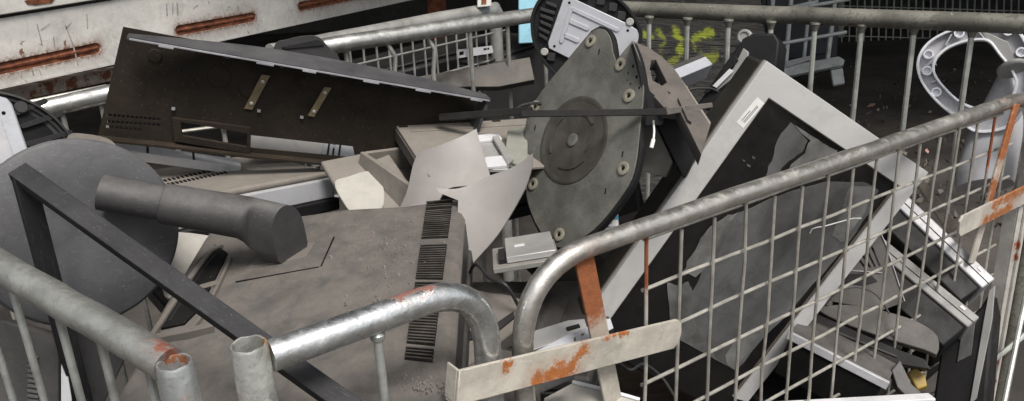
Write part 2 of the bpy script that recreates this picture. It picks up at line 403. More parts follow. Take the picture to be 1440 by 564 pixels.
# diagonal flat straps
def strap(p0, p1, wdt, th, m, par, name='strap'):
    p0, p1 = np.asarray(p0), np.asarray(p1); f = Fr(p0, p1 - p0, np.cross(GN, p1 - p0)); L = float(np.linalg.norm(p1 - p0))
    return ob(name, box(0, L, -wdt / 2, wdt / 2, -th / 2, th / 2), m, f, par, bevel=.0012)
m_strap = mat('rusty_painted_strap', (.46, .43, .37), .55, .1, .15, 20, bump=.35, bscale=120, spots=.02,
              rust=[((-.02, 0, 0), (.072, 0, 0), .034), ((.135, -.012, 0), (.14, .0, 0), .006)], rustcol=(.22, .072, .026))
strap(G(.036, ZR - .010, -.002), G(.146, .30, -.002), .030, .005, m_strap, gate)
m_strap2 = mat('rusty_end_strap', (.46, .43, .37), .55, .1, .15, 20, bump=.35, bscale=120,
               rust=[((-.02, 0, 0), (.10, 0, 0), .022), ((.165, 0, 0), (.20, .01, 0), .018)], rustcol=(.26, .085, .025))
strap(G(1.143, ZR - .002, .012), G(1.058, .52, .012), .024, .005, m_strap2, gate)
# latch bars
la, lb = G(-.165, .734, .024), G(.194, .673, .020)
f = Fr(la, lb - la, np.cross(GN, lb - la)); L = float(np.linalg.norm(lb - la))
m_latch = mat('worn_latch_bar', (.48, .45, .39), .5, .15, .18, 22, bump=.35, bscale=120, spots=.03, scratch=.2,
              rust=[((.11, -.016, 0), (.155, -.012, 0), .014), ((.155, -.012, 0), (.176, .012, 0), .010), ((.055, .012, 0), (.055, .016, 0), .006), ((.22, .022, 0), (.25, .022, 0), .004)], rustcol=(.30, .10, .025))
lat = ob('latch_bar', prism([(-.0122, -.022), (L - .012, -.022), (L - .003, -.015), (L, 0), (L - .003, .015), (L - .012, .022), (-.0122, .022)], -.0025, .0025), m_latch, f, gate, bevel=.0012)
ob('latch_bracket', boxes([(-.012, .050, -.0245, -.0223, -.022, .0), (-.0122, -.009, -.0212, .0218, -.024, -.0027)]), m_latch, f, lat, bevel=.0008)
la, lb = G(.927, .641, .036), G(1.30, .644, .036)
f = Fr(la, lb - la, np.cross(GN, lb - la)); L = float(np.linalg.norm(lb - la))
m_latch2 = mat('worn_end_latch', (.47, .44, .39), .5, .15, .18, 22, bump=.35, bscale=120, rust=[((.10, -.016, 0), (.2, -.01, 0), .012), ((.13, .016, 0), (.25, .016, 0), .012)], rustcol=(.26, .09, .025))
ob('latch_bar', prism([(0, .012), (.003, -.012), (.010, -.021), (L, -.021), (L, .021), (.008, .021)], -.0025, .0025), m_latch2, f, gate, bevel=.0012)
# end post: pale channel
m_chan = mat('pale_channel_post', (.50, .48, .44), .5, .2, .15, 14, bump=.25, bscale=120, rust=[((.012, .42, 0), (.014, .42, 0), .008), ((.016, .39, 0), (.016, .392, 0), .006), ((.010, .13, 0), (.012, .14, 0), .009), ((.012, .08, 0), (.012, .085, 0), .007)])
fch = Fr(G(1.205, ZB, .026), GD, UPV)
ob('end_post', boxes([(0, .045, 0, .52, -.004, .0), (0, .004, 0, .52, -.03, -.004), (.018, .024, 0, .52, .0003, .006), (.041, .045, 0, .52, -.03, -.004)]), m_chan, parent=cage, fr=fch, bevel=.001)

# --- small front panel (between gate and corner)
m_p2 = mat('bright_galvanised_tube', (.70, .72, .72), .28, .92, .16, 30, blotch=.5, spangle=.35, bump=.3, bscale=100, scratch=.1,
           rust=[(rl(-.232, ZR + .016), rl(-.190, ZR + .018), .006)], rustcol=(.18, .085, .065))
c0 = at(352, 492, .832)
p2z = ZR
a_ = G(-.372, p2z); b_ = G(-.117, p2z)
pth = fillet([a_, b_ + np.array([0, 0, .004]), G(-.117, ZB)], .085, 10)
panel2 = ob('side_panel', tube(pth, .0165, 20), m_p2, parent=cage)
m_rod = mat('welded_rod', (.50, .52, .50), .36, .7, .3, 25, spots=.03, bump=.2)
for s in (-.256,):
    ob('rod', tube(resample(G(s, p2z - .012), G(s + .002, ZB), 5, .0008), .0052, 10), m_rod, parent=panel2)
    ob('weld', lathe([(.0062, -.004), (.0085, .0), (.009, .004), (.007, .007)], 10), m_rod, Fr(G(s, p2z - .021), GD, -GN), panel2)
# open-topped corner posts (hollow tubes)
def hollow_post(p, r, ri, zt, zb, m, par, lean=(0, 0)):
    bm = bmesh.new(); n = 22; R_ = []
    for rr, z in ((r, zb), (r, zt - .003), (r - .0012, zt), (ri, zt - .0005), (ri - .0003, zt - .05), (ri, zb)):
        k = (zt - z) / (zt - zb)
        R_.append([bm.verts.new((p[0] + lean[0] * k + rr * math.cos(2 * math.pi * i / n), p[1] + lean[1] * k + rr * math.sin(2 * math.pi * i / n), z + .0007 * math.sin(i * 1.7) * (z > zt - .004))) for i in range(n)])
    for a, b in zip(R_, R_[1:]):
        for i in range(n): bm.faces.new((a[i], a[(i + 1) % n], b[(i + 1) % n], b[i]))
    return ob('corner_post', mk(bm), m, parent=par)
pc2 = G(-.391, 0)
zc = ZR + .021
m_post2 = mat('post_galvanised', (.58, .59, .55), .36, .7, blotch=.6, var=.3, vscale=18, spangle=.35, bump=.3, bscale=90, rust=[((pc2[0] + .014, pc2[1] + .008, zc), (pc2[0] + .02, pc2[1] + .012, zc - .01), .009)], rustcol=(.20, .12, .06))
hollow_post(pc2, .0185, .0155, zc, .02, m_post2, cage)
pl = at(247, 519, .80); pl_xy = pl[:2]
m_post1 = mat('post_galvanised_worn', (.58, .61, .61), .36, .7, blotch=.6, var=.3, vscale=18, spangle=.35, bump=.3, bscale=90,
              rust=[((pl[0] - .008, pl[1] + .014, pl[2] + .004), (pl[0] + .002, pl[1] + .016, pl[2] + .004), .008), ((pl[0] + .012, pl[1] - .014, pl[2] - .045), (pl[0] + .016, pl[1] - .012, pl[2] - .05), .01)], rustcol=(.20, .075, .03))
hollow_post((pl[0], pl[1]), .0178, .0148, pl[2] + .008, .02, m_post1, cage)
# --- left panel
l1 = at(238, 514, .812); l0 = at(0, 374, .945); l9 = l1 + (l0 - l1) * 1.9
m_left = mat('dull_galvanised_tube', (.42, .425, .40), .38, .75, .16, 30, blotch=.4, spangle=.2, bump=.3, bscale=80, spots=.02, streak=(1, 1, 1),
             rust=[(tuple(l1 + np.array([.0, .0, .012])), tuple(l1 + np.array([-.01, .01, .014])), .010)], rustcol=(.15, .05, .03))
leftp = ob('side_panel', tube([l1] + resample(l1, l9, 14, .0006)[1:], .0180, 18), m_left, parent=cage)
for (u, v, dd) in ((206, 505, 0), (137, 462, 0), (76, 420, 0), (12, 388, 0), (-45, 350, 0), (-105, 320, 0)):
    # rods hang from the underside of the left rail
    r = ray(u, v); # nearest point on the rail line in plan along this bearing
    d = l9 - l1; A2 = np.array([[d[0], -r[0]], [d[1], -r[1]]]); sol = np.linalg.solve(A2, (CO - l1)[:2])
    p = l1 + d * sol[0]
    ob('rod', tube(resample(p - np.array([0, 0, .012]), np.array([p[0] + .004, p[1], .1]), 5, .0008), .0047, 10), m_rod, parent=leftp)
ob('corner_post', tube([l9, l9 * np.array([1, 1, 0])], .018, 14), m_left, parent=cage)
# --- rear panel and end panel, taller
ZK = CAM_H - .409 * .666
rk = [at(-60, 182, 1.62), at(100, 144, 1.70), at(330, 92, 1.80), onz(470, 63, ZK), onz(745, 22, ZK), onz(822, 11.5, ZK)]
rear = ob('rear_panel', tube(fillet(rk, .05, 4), .0195, 16), m_rail_r, parent=cage)
for u, v in ((40, 158), (85, 148), (140, 135), (232, 113), (300, 98), (420, 73), (485, 60), (549, 52), (605, 43), (660, 35), (713, 27), (765, 19)):
    p = onz(u, v, ZK) if u > 440 else at(u, v, 1.65 + .0005 * (u - 0))
    off = np.array([.012, 0, 0]) if u in (549, 605) else np.zeros(3)
    ob('rod', tube([p - off + np.array([0, 0, -.010]), p + off * .6 + np.array([0, 0, -.045]), p + np.array([0, 0, -.1]), np.array([p[0], p[1], .1])], .0056, 8), m_wire_d, parent=rear)
ob('lower_rail', tube([q * np.array([1, 1, 0]) + np.array([0, 0, .62]) for q in rk], .005, 8), m_wire_d, parent=rear)
ob('lower_rail', tube([q * np.array([1, 1, 0]) + np.array([0, .0, .82]) for q in rk[:3]], .004, 8), m_wire, parent=rear)
ek = [onz(822, 9, ZK + .003), onz(890, 13, ZK), onz(1440, 34, ZK), onz(1500, 36, ZK)]
endp = ob('end_panel', tube(ek, .0205, 16), m_rail_d, parent=cage)
m_endrod = mat('bright_rod', (.50, .52, .48), .4, .55, .25, 25, spots=.03, bump=.2)
for u, v in ((913, 16), (967, 18), (1025, 20), (1085, 22), (1147, 24), (1213, 26), (1287, 28), (1369, 31)):
    p = onz(u, v, ZK)
    ob('rod', tube(resample(p + np.array([0, 0, -.012]), np.array([p[0], p[1], .1]), 4, .0006), .0062, 8), m_endrod, parent=endp)
    ob('weld', lathe([(.007, -.012), (.009, -.004), (.013, .004), (.012, .008)], 10), m_rail_d, Fr(p + np.array([0, 0, -.02]), GD, -GN), endp)
ob('corner_post', tube([rk[-1] + np.array([0, 0, .0]), rk[-1] * np.array([1, 1, 0])], .019, 14), m_rail_d, parent=cage)
ob('corner_post', tube([ek[-1], ek[-1] * np.array([1, 1, 0])], .019, 14), m_rail_d, parent=cage)

# ================================================================== THE HEAP
# ---- monitor lying face down, dusty grey back, on a round-footed stand
fA = Fr((-0.3038, 1.081, 0.7289), (0.9938, -0.0271, 0.1078), (0.0088, 0.9859, 0.1668))
wA, hA = .224, .2405
monA = thing('monitor', 'dust-covered grey monitor lying face down with its round stand still attached', 'monitor', fA.w(0, 0, -.06))
def inpoly(x, y, pl):
    c = False; n = len(pl)
    for i in range(n):
        x1, y1 = pl[i]; x2, y2 = pl[(i + 1) % n]
        if (y1 > y) != (y2 > y) and x < (x2 - x1) * (y - y1) / (y2 - y1) + x1: c = not c
    return c
cr0, cr1 = fA.hit(262, 487), fA.hit(560, 418)          # crease across the back
cut = [fA.hit(150, 575), fA.hit(145, 564)]
rec = fA.poly([(302, 360), (318, 356), (292, 425), (262, 470), (232, 474), (262, 425)])
rec = fA.poly([(296, 378), (316, 372), (283, 436), (262, 462), (226, 468), (258, 424)])
bm = bmesh.new(); NX, NY = 96, 96; V = {}; mi = {}
for i in range(NX + 1):
    for j in range(NY + 1):
        x = -wA + 2 * wA * i / NX; y = -hA + 2 * hA * j / NY
        ex = min(wA - abs(x), .02) / .02; ey = min(hA - abs(y), .02) / .02
        z = -.014 * (1 - math.sqrt(max(0, 1 - (1 - ex) ** 2))) - .014 * (1 - math.sqrt(max(0, 1 - (1 - ey) ** 2)))
        d = (y - (cr0[1] + (cr1[1] - cr0[1]) * (x - cr0[0]) / (cr1[0] - cr0[0])))
        k = min(max(d / .012, 0), 1); k = k * k * (3 - 2 * k); fade = min(max((.12 - x) / .10, 0.), 1.)
        z += .010 * k * fade
        z += .006 * math.cos(x * 5) * math.cos(y * 5)
        V[i, j] = bm.verts.new((x, y, z))
for i in range(NX):
    for j in range(NY):
        x = -wA + 2 * wA * (i + .5) / NX; y = -hA + 2 * hA * (j + .5) / NY
        fc = bm.faces.new((V[i, j], V[i + 1, j], V[i + 1, j + 1], V[i, j + 1])); fc.material_index = 0
me = bpy.data.meshes.new('m'); bm.to_mesh(me); bm.free()
m_A = mat('dust_caked_monitor_back', (.060, .058, .055), .55, 0, .15, 14, grime=.3, speck=.5, dust=.9, dustcol=(.135, .120, .106), dscale=24, bump=.55, bscale=85)
back = ob('back_cover', me, [m_A, m_black_matt], fA, monA)
ob('side_shell', box(-wA, wA, -hA, hA, -.052, -.0135), m_grey_side, fA, monA, bevel=.004)
ob('front_bezel', box(-wA - .004, wA + .004, -hA - .006, hA + .004, -.075, -.0525), m_grey_side, fA, monA, bevel=.004)
ob('bottom_trim', box(-wA, wA - .004, -hA - .012, -hA - .0065, -.070, -.030), m_bezel, fA, monA, bevel=.001)
# ventilation grille down the right side
va, vb, vc, vd = fA.hit(600, 284, .006), fA.hit(636, 281, .006), fA.hit(607, 514, .006), fA.hit(568, 510, .006)
bm = bmesh.new(); bmv = bmesh.new(); n = 66
for k in range(n):
    t0 = (k + rng.uniform(0, .12)) / n; t1 = (k + .46 + rng.uniform(-.1, .1)) / n
    if 19 <= k <= 20 or rng.uniform() < .05: continue
    q = []
    for tt in (t0, t1):
        l = np.array(va) + (np.array(vd) - np.array(va)) * tt; r = np.array(vb) + (np.array(vc) - np.array(vb)) * tt; q.append((l, r))
    pts = [tuple(q[0][0]), tuple(q[0][1]), tuple(q[1][1]), tuple(q[1][0])]
    bm_prism(bm, pts, .0, .0078, 1.0)
ob('vent_grille', mk(bm), mat('dusty_vent_black', (.022, .020, .018), .85, 0, .4, 40, spec=.2, dust=.7, dustcol=(.10, .09, .078), dscale=30, bump=.2), fA, back, kind='stuff')
bm = bmesh.new(); rr = np.random.default_rng(21)
for i in range(420):
    if i < 330: u, v = rr.normal(545, 42), rr.normal(362, 34)
    else: u, v = rr.normal(590, 20), rr.normal(532, 8)
    if not (300 < u < 628 and 300 < v < 545): continue
    x, y = fA.hit(u, v, .012); s_ = abs(rr.normal(0, .0011)) + .0004
    zz = .006 * math.cos(x * 5) * math.cos(y * 5) + (.010 if v < 430 else .0) * min(max((.12 - x) / .10, 0.), 1.)
    bm_prism(bm, [(x + s_ * math.cos(a_) * rr.uniform(.6, 1.4), y + s_ * math.sin(a_) * rr.uniform(.6, 1.4)) for a_ in (0, 1.5, 3.0, 4.6)], zz - .0005, zz + s_ * .9, .6)
ob('dust_crumbs', mk(bm), mat('dust_crumb', (.17, .155, .14), .9, 0, .3, 50, bump=0), fA, back, kind='stuff')
# access panel grooves
for (p, q) in (((332, 398), (449, 377)), ((452, 376), (470, 335)), ((400, 365), (0, 0))):
    if q == (0, 0): continue
    a, b = np.array(fA.hit(*p, .014)), np.array(fA.hit(*q, .014)); d = nrm(b - a); nn = np.array([-d[1], d[0]]) * .0011
    ob('panel_groove', prism([tuple(a - nn), tuple(b - nn), tuple(b + nn), tuple(a + nn)], .006, .0165), m_black_matt, fA, back)
rec = fA.poly([(306, 350), (322, 362), (306, 396), (284, 440), (262, 462), (222, 470), (236, 446), (262, 404), (284, 370)], .008)
rc = ob('recess_shade_plate', prism(rec, -.004, .0172), m_black_matt, fA, back)  # raised flat black plate paints the dark of a recess
def edge_strip(pts, w0, z0, z1, m, par, name):
    P2 = [np.array(fA.hit(u, v, z1)) for u, v in pts]; L_, R_ = [], []
    for i, p in enumerate(P2):
        d = nrm(P2[min(i + 1, len(P2) - 1)] - P2[max(i - 1, 0)]); nn = np.array([-d[1], d[0]]) * w0
        L_.append(tuple(p - nn)); R_.append(tuple(p + nn))
    return ob(name, prism(L_ + R_[::-1], z0, z1), m, fA, par, bevel=.0008)
edge_strip([(312, 342), (296, 350), (276, 376), (250, 414), (228, 448), (210, 474)], .0042, .0, .021, m_grey_dusty, back, 'recess_rim')
edge_strip([(303, 356), (284, 380), (258, 418), (238, 450)], .0022, .0, .0185, m_black, back, 'recess_groove')
edge_strip([(324, 360), (308, 396), (286, 440), (268, 462)], .0025, .0, .0205, m_grey_dusty, back, 'recess_rim')
edge_strip([(210, 474), (262, 464), (300, 455)], .006, .0, .0195, m_grey_dusty, back, 'recess_rim')
edge_strip([(262, 412), (284, 402), (306, 396)], .006, .0, .019, m_grey_dusty, back, 'recess_rib')
# stand: disc, neck
hubn = nrm(tocam(112, 328) + .16 * CR - .12 * CU)
fB = frn(112, 328, 1.20, hubn)
hinge = fA.hit(413, 361, .012)
ptH = fA.w(hinge[0], hinge[1], .010)
dH = float((ptH - CO) @ fw)
hub = at(150, 272, 1.185)
rB = .139
disc = ob('stand_base', lathe([(rB * .93, -.016), (rB, -.012), (rB, -.003), (rB - .003, 0), (rB * .96, .0015), (rB * .6, .0025), (.04, .003)], 72), m_disc, fB, monA)
# neck: round tube at the disc, arched box at the hinge
def ringD(c, X, Y, r, h, arch, n=28):
    out = []
    for k in range(n):
        a = 2 * math.pi * k / n; ca, sa = math.cos(a), math.sin(a)
        cx, cy = ca, sa
        sq = max(abs(ca), abs(sa)); bx, by = ca / sq, sa / sq
        if sa > 0: bx, by = ca, sa
        x = (1 - arch) * cx + arch * bx; y = (1 - arch) * cy + arch * by
        out.append(c + X * x * r + Y * y * h)
    return out
blA, brA = fA.hit(390, 376, .014), fA.hit(437, 346, .014)
p_l, p_r = fA.w(*blA, .014), fA.w(*brA, .014); mid = (p_l + p_r) / 2
fEnd = Fr(mid, p_r - p_l, nrm(fA.Z + .25 * nrm(mid - hub)))
hgt = fEnd.hit(402, 288)[1]; half = float(np.linalg.norm(p_r - p_l)) / 2 * .88
endc = fEnd.w(0, hgt / 2); ax = nrm(endc - hub)
ringE = ringD(endc, fEnd.X, fEnd.Y, half, hgt / 2, 1.0)
Yn = fEnd.Y; Xn = nrm(np.cross(Yn, ax)); Yn = nrm(np.cross(ax, Xn))
if Xn @ fEnd.X < 0: Xn = -Xn
tgt = endc + fEnd.Y * max(hgt / 2 - .034, 0)
rings = []
for tt, rr, ar in ((-.03, .026, 0), (.0, .026, 0), (.30, .0262, .0), (.305, .0298, .0), (.32, .0303, .0), (.74, .0325, .0)):
    rings.append(ringD(hub + (tgt - hub) * tt, Xn, Yn, rr, rr, ar))
r0_ = [np.array(p) for p in rings[-1]]; c0_ = hub + (tgt - hub) * .74
for tt in (.78, .82, .86, .90, 1.0):
    k = min((tt - .74) / .16, 1.0); k = k * k * (3 - 2 * k); c_ = hub + ((tgt - hub) * (1 - k) + (endc - hub) * k) * tt
    rings.append([c_ + (p - c0_) * (1 - k) + (q - endc) * k for p, q in zip(r0_, ringE)])
neck = ob('stand_neck', loft(rings), m_stand, None, monA)
for k_ in ():
    ob('seam_ring', loft([ringD(hub + (endc - hub) * (k_ + e), Xn, Yn, q, q, 0) for e, q in ((0, .0312 if k_ > .34 else .0283), (.0005, .0331 if k_ == .60 else .0322 if k_ > .34 else .0292), (.004, .0331 if k_ == .60 else .0322 if k_ > .34 else .0292), (.0045, .0312 if k_ > .34 else .0283))]), m_black, None, neck)
ob('hinge_plate', prism([(hinge[0] - .07, hinge[1] - .022), (hinge[0] + .022, hinge[1] - .012), (hinge[0] + .03, hinge[1] + .03), (hinge[0] - .05, hinge[1] + .03)], .004, .0165), m_grey_dusty, fA, monA, bevel=.001)

# ---- thin black bezel frame corner
cb, c1, c2 = at(32, 246, .99), at(490, 572, .875), at(118, 575, 1.14)
fr_ = thing('broken_surround', 'broken corner of a thin black monitor bezel poking over the left rail', 'bezel frame', c1)
def bar(p, q, w_, t_, nrmv, m, par, name='bar', ext=0.0, bev=.001):
    p, q = np.asarray(p), np.asarray(q); d = nrm(q - p); p = p - d * ext; L = float(np.linalg.norm(q - p)) + ext
    f = Fr(p, d, np.cross(nrmv, d)); return ob(name, box(0, L, -w_ / 2, w_ / 2, -t_ / 2, t_ / 2), m, f, par, bevel=bev)
m_bar = mat('black_bezel_plastic', (.012, .0125, .0145), .5, 0, .2, 15, spec=.3, scratch=.4, dust=.2, dustcol=(.11, .105, .11), bump=.1)
bar(cb, c1, .024, .014, nrm(tocam(250, 400) + .55 * CU), m_bar, fr_, 'bezel_bar', .008)
bar(cb, c2, .024, .014, nrm(tocam(70, 400) + .25 * CR), m_bar, fr_, 'bezel_bar', .0)

# ---- round stand foot at far left, underside up
fD = frn(-14, 243, 1.34, nrm(tocam(0, 240) + .15 * CR + .1 * CU))
rD = .135
ft = thing('round_stand_foot', 'dark round stand foot with pale plate, underside showing beside the left edge', 'stand foot', fD.w(0, 0, -.02))
ob('foot_disc', lathe([(rD, -.02), (rD, .010), (rD - .004, .012), (rD - .006, .004), (rD - .02, .0), (.02, 0)], 64), m_grey_side, fD, ft)
ob('rim', lathe([(rD - .009, .0005), (rD - .009, .0085), (rD - .012, .0085), (rD - .012, .0005)], 64), m_black, fD, ft)
for k, (p, q) in enumerate((((32, 178), (84, 161)), ((40, 203), (97, 187)), ((22, 160), (62, 143)))):
    a, b = fD.hit(*p), fD.hit(*q); ob('rib', prism(capsule(*a, *b, .0045), .0, .008), m_black, fD, ft, bevel=.001)
pl_ = fD.poly([(-60, 140), (-2, 135), (10, 138), (17, 146), (41, 214), (34, 238), (-60, 262)], .01)
plD = ob('pale_plate', prism(pl_, .0, .012), m_white_metal, fD, ft, bevel=.003)
pl_ = fD.poly([(-58, 168), (0, 164), (21, 224), (-58, 250)], .012)
ob('plate_panel', prism(pl_, .0115, .0132), m_silver, fD, plD, bevel=.001)
c = fD.hit(5, 159, .012); ob('screw_hole', prism(circle(*c, .003), .011, .0128), m_black_matt, fD, plD)
c = fD.hit(30, 151, .006); ob('rubber_foot', lathe([(.011, 0), (.011, .008), (.009, .010)], 20), m_grey_side, fD.shift(c[0], c[1], 0), ft)

# ---- big TV back shell, inside towards us
fE = fr3((178, 53, 1.37), (690, 141, 1.60), (137, 191, 1.41))
WE, HE = fE.lx, fE.ly
tv = thing('television_back_cover', 'large empty black television back cover leaning with its inside showing', 'tv cover', fE.w(WE / 2, HE, .03))
dz = .062
op = fE.poly([(253, 168), (256, 190), (348, 206), (349, 184)], dz)
op2 = fE.poly([(352, 190), (352, 208), (500, 222), (496, 206)], dz)
outer = [fE.hit(173, 38, dz), (WE, .0), (WE - .03, HE * 1.7)] + [fE.hit(u, v, dz) for u, v in ((640, 262), (505, 232), (352, 217), (240, 203), (137, 194))]
vent = []
for (p, q) in (((152, 162), (226, 168)), ((150, 171), (226, 176)), ((148, 178), (200, 183))):
    a, b = np.array(fE.hit(*p, dz)), np.array(fE.hit(*q, dz)); nS = 12 if q[0] > 210 else 8
    for k in range(nS):
        s0 = a + (b - a) * (k + .1) / nS; s1 = a + (b - a) * (k + .8) / nS
        vent.append([(s0[0], s0[1] - .003), (s1[0], s1[1] - .003), (s1[0], s1[1] + .003), (s0[0], s0[1] + .003)])
pan = ob('back_panel', plate(outer, [op, op2] + vent, dz, dz + .004), m_shell_in, fE, tv)
# top wall, gently bowed, with clips along the lip
bm = bmesh.new(); n = 24; prev = None
for k in range(n + 1):
    t_ = k / n; x = WE * t_; bow = -.012 * math.sin(math.pi * t_)
    dd = dz * (.42 + .58 * min(1, t_ * 3.2)) * (1 if t_ < .8 else 1 - (t_ - .8) * 1.8)
    q = [bm.verts.new(v) for v in ((x, -.002, 0), (x, bow - .003, dd), (x, bow - .0, dd + .004), (x, .0025, 0))]
    if prev:
        for a in range(4): bm.faces.new((prev[a], prev[(a + 1) % 4], q[(a + 1) % 4], q[a]))
    else: bm.faces.new(q)
    prev = q
bm.faces.new(prev)
topw = ob('top_wall', mk(bm), m_shell_out, fE, tv)
lip = ob('lip', box(.004, WE - .002, -.0002, .0032, -.0012, .001), m_lip_lit, fE, topw, bevel=.0006)  # pale strip paints the bright line where the rim edge catches light
for x, wd in ((.05, .024), (.10, .008), (.155, .010), (.21, .03), (.25, .007), (.29, .024), (.34, .012), (.40, .03), (.455, .012), (.50, .03), (.56, .008), (.61, .024)):
    if x + wd < WE:
        ob('clip', boxes([(x, x + wd, .0025, .0062, -.0022, .0010)]), m_lip_lit if wd > .02 else m_black, fE, topw, bevel=.0005)
bw = [fE.hit(u, v, dz) for u, v in ((139, 193), (240, 203), (352, 217), (505, 232))]
ob('bottom_wall', prism(bw + [(x, y - .004) for x, y in reversed(bw)], .035, dz - .001), m_shell_in, fE, tv)
ob('right_wall', prism([(WE - .006, .0), (WE, .0), (WE - .03, HE * 1.6), (WE - .036, HE * 1.6)], .004, dz - .001), m_shell_out, fE, tv)
# moulded rim round the connector opening
op3 = [fE.hit(u, v, dz) for u, v in ((243, 164), (246, 196), (352, 214), (353, 178))]
ob('opening_rim', plate(op3, [fE.poly([(254, 169), (257, 189), (347, 205), (348, 185)], dz)], dz - .012, dz - .0005), m_shell_in, fE, pan)
for (p, q, r) in (((374, 105), (349, 153), .0075), ((461, 122), (437, 163), .0065)):
    a, b = fE.hit(*p, dz), fE.hit(*q, dz); br = ob('bracket', prism([(a[0] - r, a[1]), (a[0] + r, a[1]), (b[0] + r, b[1]), (b[0] - r, b[1])], dz - .005, dz - .0005), m_brass, fE, pan, bevel=.0008)
    for (c, rr) in ((a, .0035), (b, .0035)):
        k = .18 if c is a else -.18
        ob('screw', lathe([(rr, 0), (rr, .003), (rr * .6, .004)], 10), m_metal, Fr(fE.w(c[0] + (b[0] - a[0]) * k, c[1] + (b[1] - a[1]) * k, dz - .005), fE.X, -fE.Y), br)
for u, v, r in ((350, 124, .018), (308, 108, .020), (218, 78, .012)):
    c = fE.hit(u, v, dz); ob('boss', prism(circle(*c, r, 16), dz - .003, dz - .0004), m_shell_in, fE, pan, bevel=.0008)
for u, v in ((424, 164), (364, 155), (244, 152), (470, 205)):
    c = fE.hit(u, v, dz); ob('clip', box(c[0] - .003, c[0] + .003, c[1] - .002, c[1] + .002, dz - .008, dz - .0003), m_lip_lit, fE, pan)
# rounded thing behind the shell's top edge
fq = frn(440, 72, 1.78, tocam(440, 70))
ob_ = thing('monitor_stand', 'black curved monitor stand hump peeping over the television cover', 'stand', fq.w(0, -.12, 0))
ob('arched_body', prism(fq.poly(smoothpoly([(385, 66), (405, 55), (430, 50), (448, 52), (462, 66), (478, 84), (480, 130), (385, 130)], 4)), -.06, 0), m_grey_side, fq, ob_, bevel=.004)
ob('ridge', prism(fq.poly([(396, 66), (446, 55), (452, 58), (456, 64), (400, 69)]), .0005, .004), m_black, fq, ob_, bevel=.001)

# ---- monitor wedged under the shell, vents on top
fF = fr3((464, 241, 1.60), (290, 273, 1.42), (335, 222, 1.72))
# X runs along the front edge towards lower left, Y into the pile
mf = thing('monitor', 'grey-beige monitor wedged under the television cover with a slotted vent on top', 'monitor', fF.w(.15, .1, -.06))
zs = 1 if fF.Z[2] > 0 else -1
def zb(a, b): return (min(a * zs, b * zs), max(a * zs, b * zs))
ob('back_cover', box(-.0, .40, .0, .26, *zb(-.012, 0)), m_beige, fF, mf, bevel=.005, seg=3)
ob('side_band', box(-.004, .405, -.007, .262, *zb(-.052, -.0125)), mat('light_side_plastic', (.34, .345, .36), .45, 0, .08, 8, dust=.2, bump=.05), fF, mf, bevel=.003)
ob('front_bezel', box(-.012, .41, -.012, .265, *zb(-.078, -.0525)), m_black, fF, mf, bevel=.004)
bm = bmesh.new()
for u0, u1, v0, v1 in ((219, 316, 257, 236), (225, 316, 262, 243)):
    for k in range(17):
        t_ = k / 16; c = fF.hit(u0 + (u1 - u0) * t_, v0 + (v1 - v0) * t_); bm_prism(bm, capsule(c[0], c[1] - .007, c[0] - .003, c[1] + .007, .0023, 3), *zb(.0, .0012))
ob('vent_slots', mk(bm), m_black_matt, fF, mf, kind='stuff')
a = fF.hit(303, 232); ob('latch', box(a[0] - .025, a[0] + .02, a[1] - .008, a[1] + .008, *zb(.0, .0015)), m_silver_d, fF, mf)

# white strips glimpsed below the shell
def slab(name, label, cat, b, c, a, th, m, bev=.002, sx=(0, 1), sy=(0, 1), part='panel', ztop=0.0):
    f = fr3(b, c, a); z = 1 if f.Z @ (CO - f.o) > 0 else -1
    T = thing(name, label, cat, f.w(f.lx * .5, f.ly * .5, -z * th))
    o = ob(part, box(f.lx * sx[0], f.lx * sx[1], f.ly * sy[0], f.ly * sy[1], *sorted((z * ztop, -z * th))), m, f, T, bevel=bev)
    f.z = z; return T, o, f
T, o, f = slab('trim_strip', 'white plastic trim strip lying under the left end of the television cover', 'trim strip', (150, 196, 1.50), (338, 224, 1.62), (150, 208, 1.48), .02, m_white)
for k in (.28, .62): ob('notch', box(f.lx * k, f.lx * k + .004, 0.002, f.ly - .002, *sorted((0, f.z * .0012))), m_black, f, T)
T, o, f = slab('trim_panel', 'white ribbed panel with three black lines below the television cover', 'panel', (456, 196, 1.70), (507, 206, 1.72), (450, 222, 1.66), .02, m_white)
for k in (.12, .26, .42): ob('black_line', box(f.lx * k, f.lx * k + .004, 0.0, f.ly, *sorted((0, f.z * .001))), m_black, f, T)
T, o, f = slab('trim_panel', 'dull grey inner panel glimpsed through the television cover opening', 'panel', (352, 188, 1.66), (460, 200, 1.72), (352, 216, 1.64), .015, m_silver_d)

# ---- beige tray pieces in the middle
T, o, f = slab('plastic_tray', 'dusty beige tray half with pale dust pile, right of the wedged monitor', 'tray', (452, 226, 1.55), (520, 213, 1.60), (498, 303, 1.46), .012, m_beige, .004, sx=(-.02, 1.35), sy=(0, 1.3))
dp = f.poly(smoothpoly([(470, 258), (490, 250), (512, 243), (530, 246), (540, 270), (535, 298), (500, 304), (482, 285)], 3))
ob('dust_pile', prism(dp, *sorted((f.z * .0002, f.z * .004)), .9) if f.z > 0 else prism(dp, -.004, -.0002), m_pale, f, T, bevel=.0015)
ft_ = fr3((516, 215, 1.56), (578, 207, 1.64), (556, 264, 1.45)); z = 1 if ft_.Z @ (CO - ft_.o) > 0 else -1
T = thing('open_tray', 'brown open-topped plastic tray with upright walls behind the pale sheets', 'tray', ft_.w(.05, .05, -z * .05))
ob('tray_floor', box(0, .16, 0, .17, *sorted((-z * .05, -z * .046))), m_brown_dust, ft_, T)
ob('wall', box(-.010, .0, -.008, .18, *sorted((-z * .05, 0))), m_beige, ft_, T, bevel=.002)
ob('wall', box(.0003, .16, -.008, .0, *sorted((-z * .05, 0))), m_beige, ft_, T, bevel=.002)
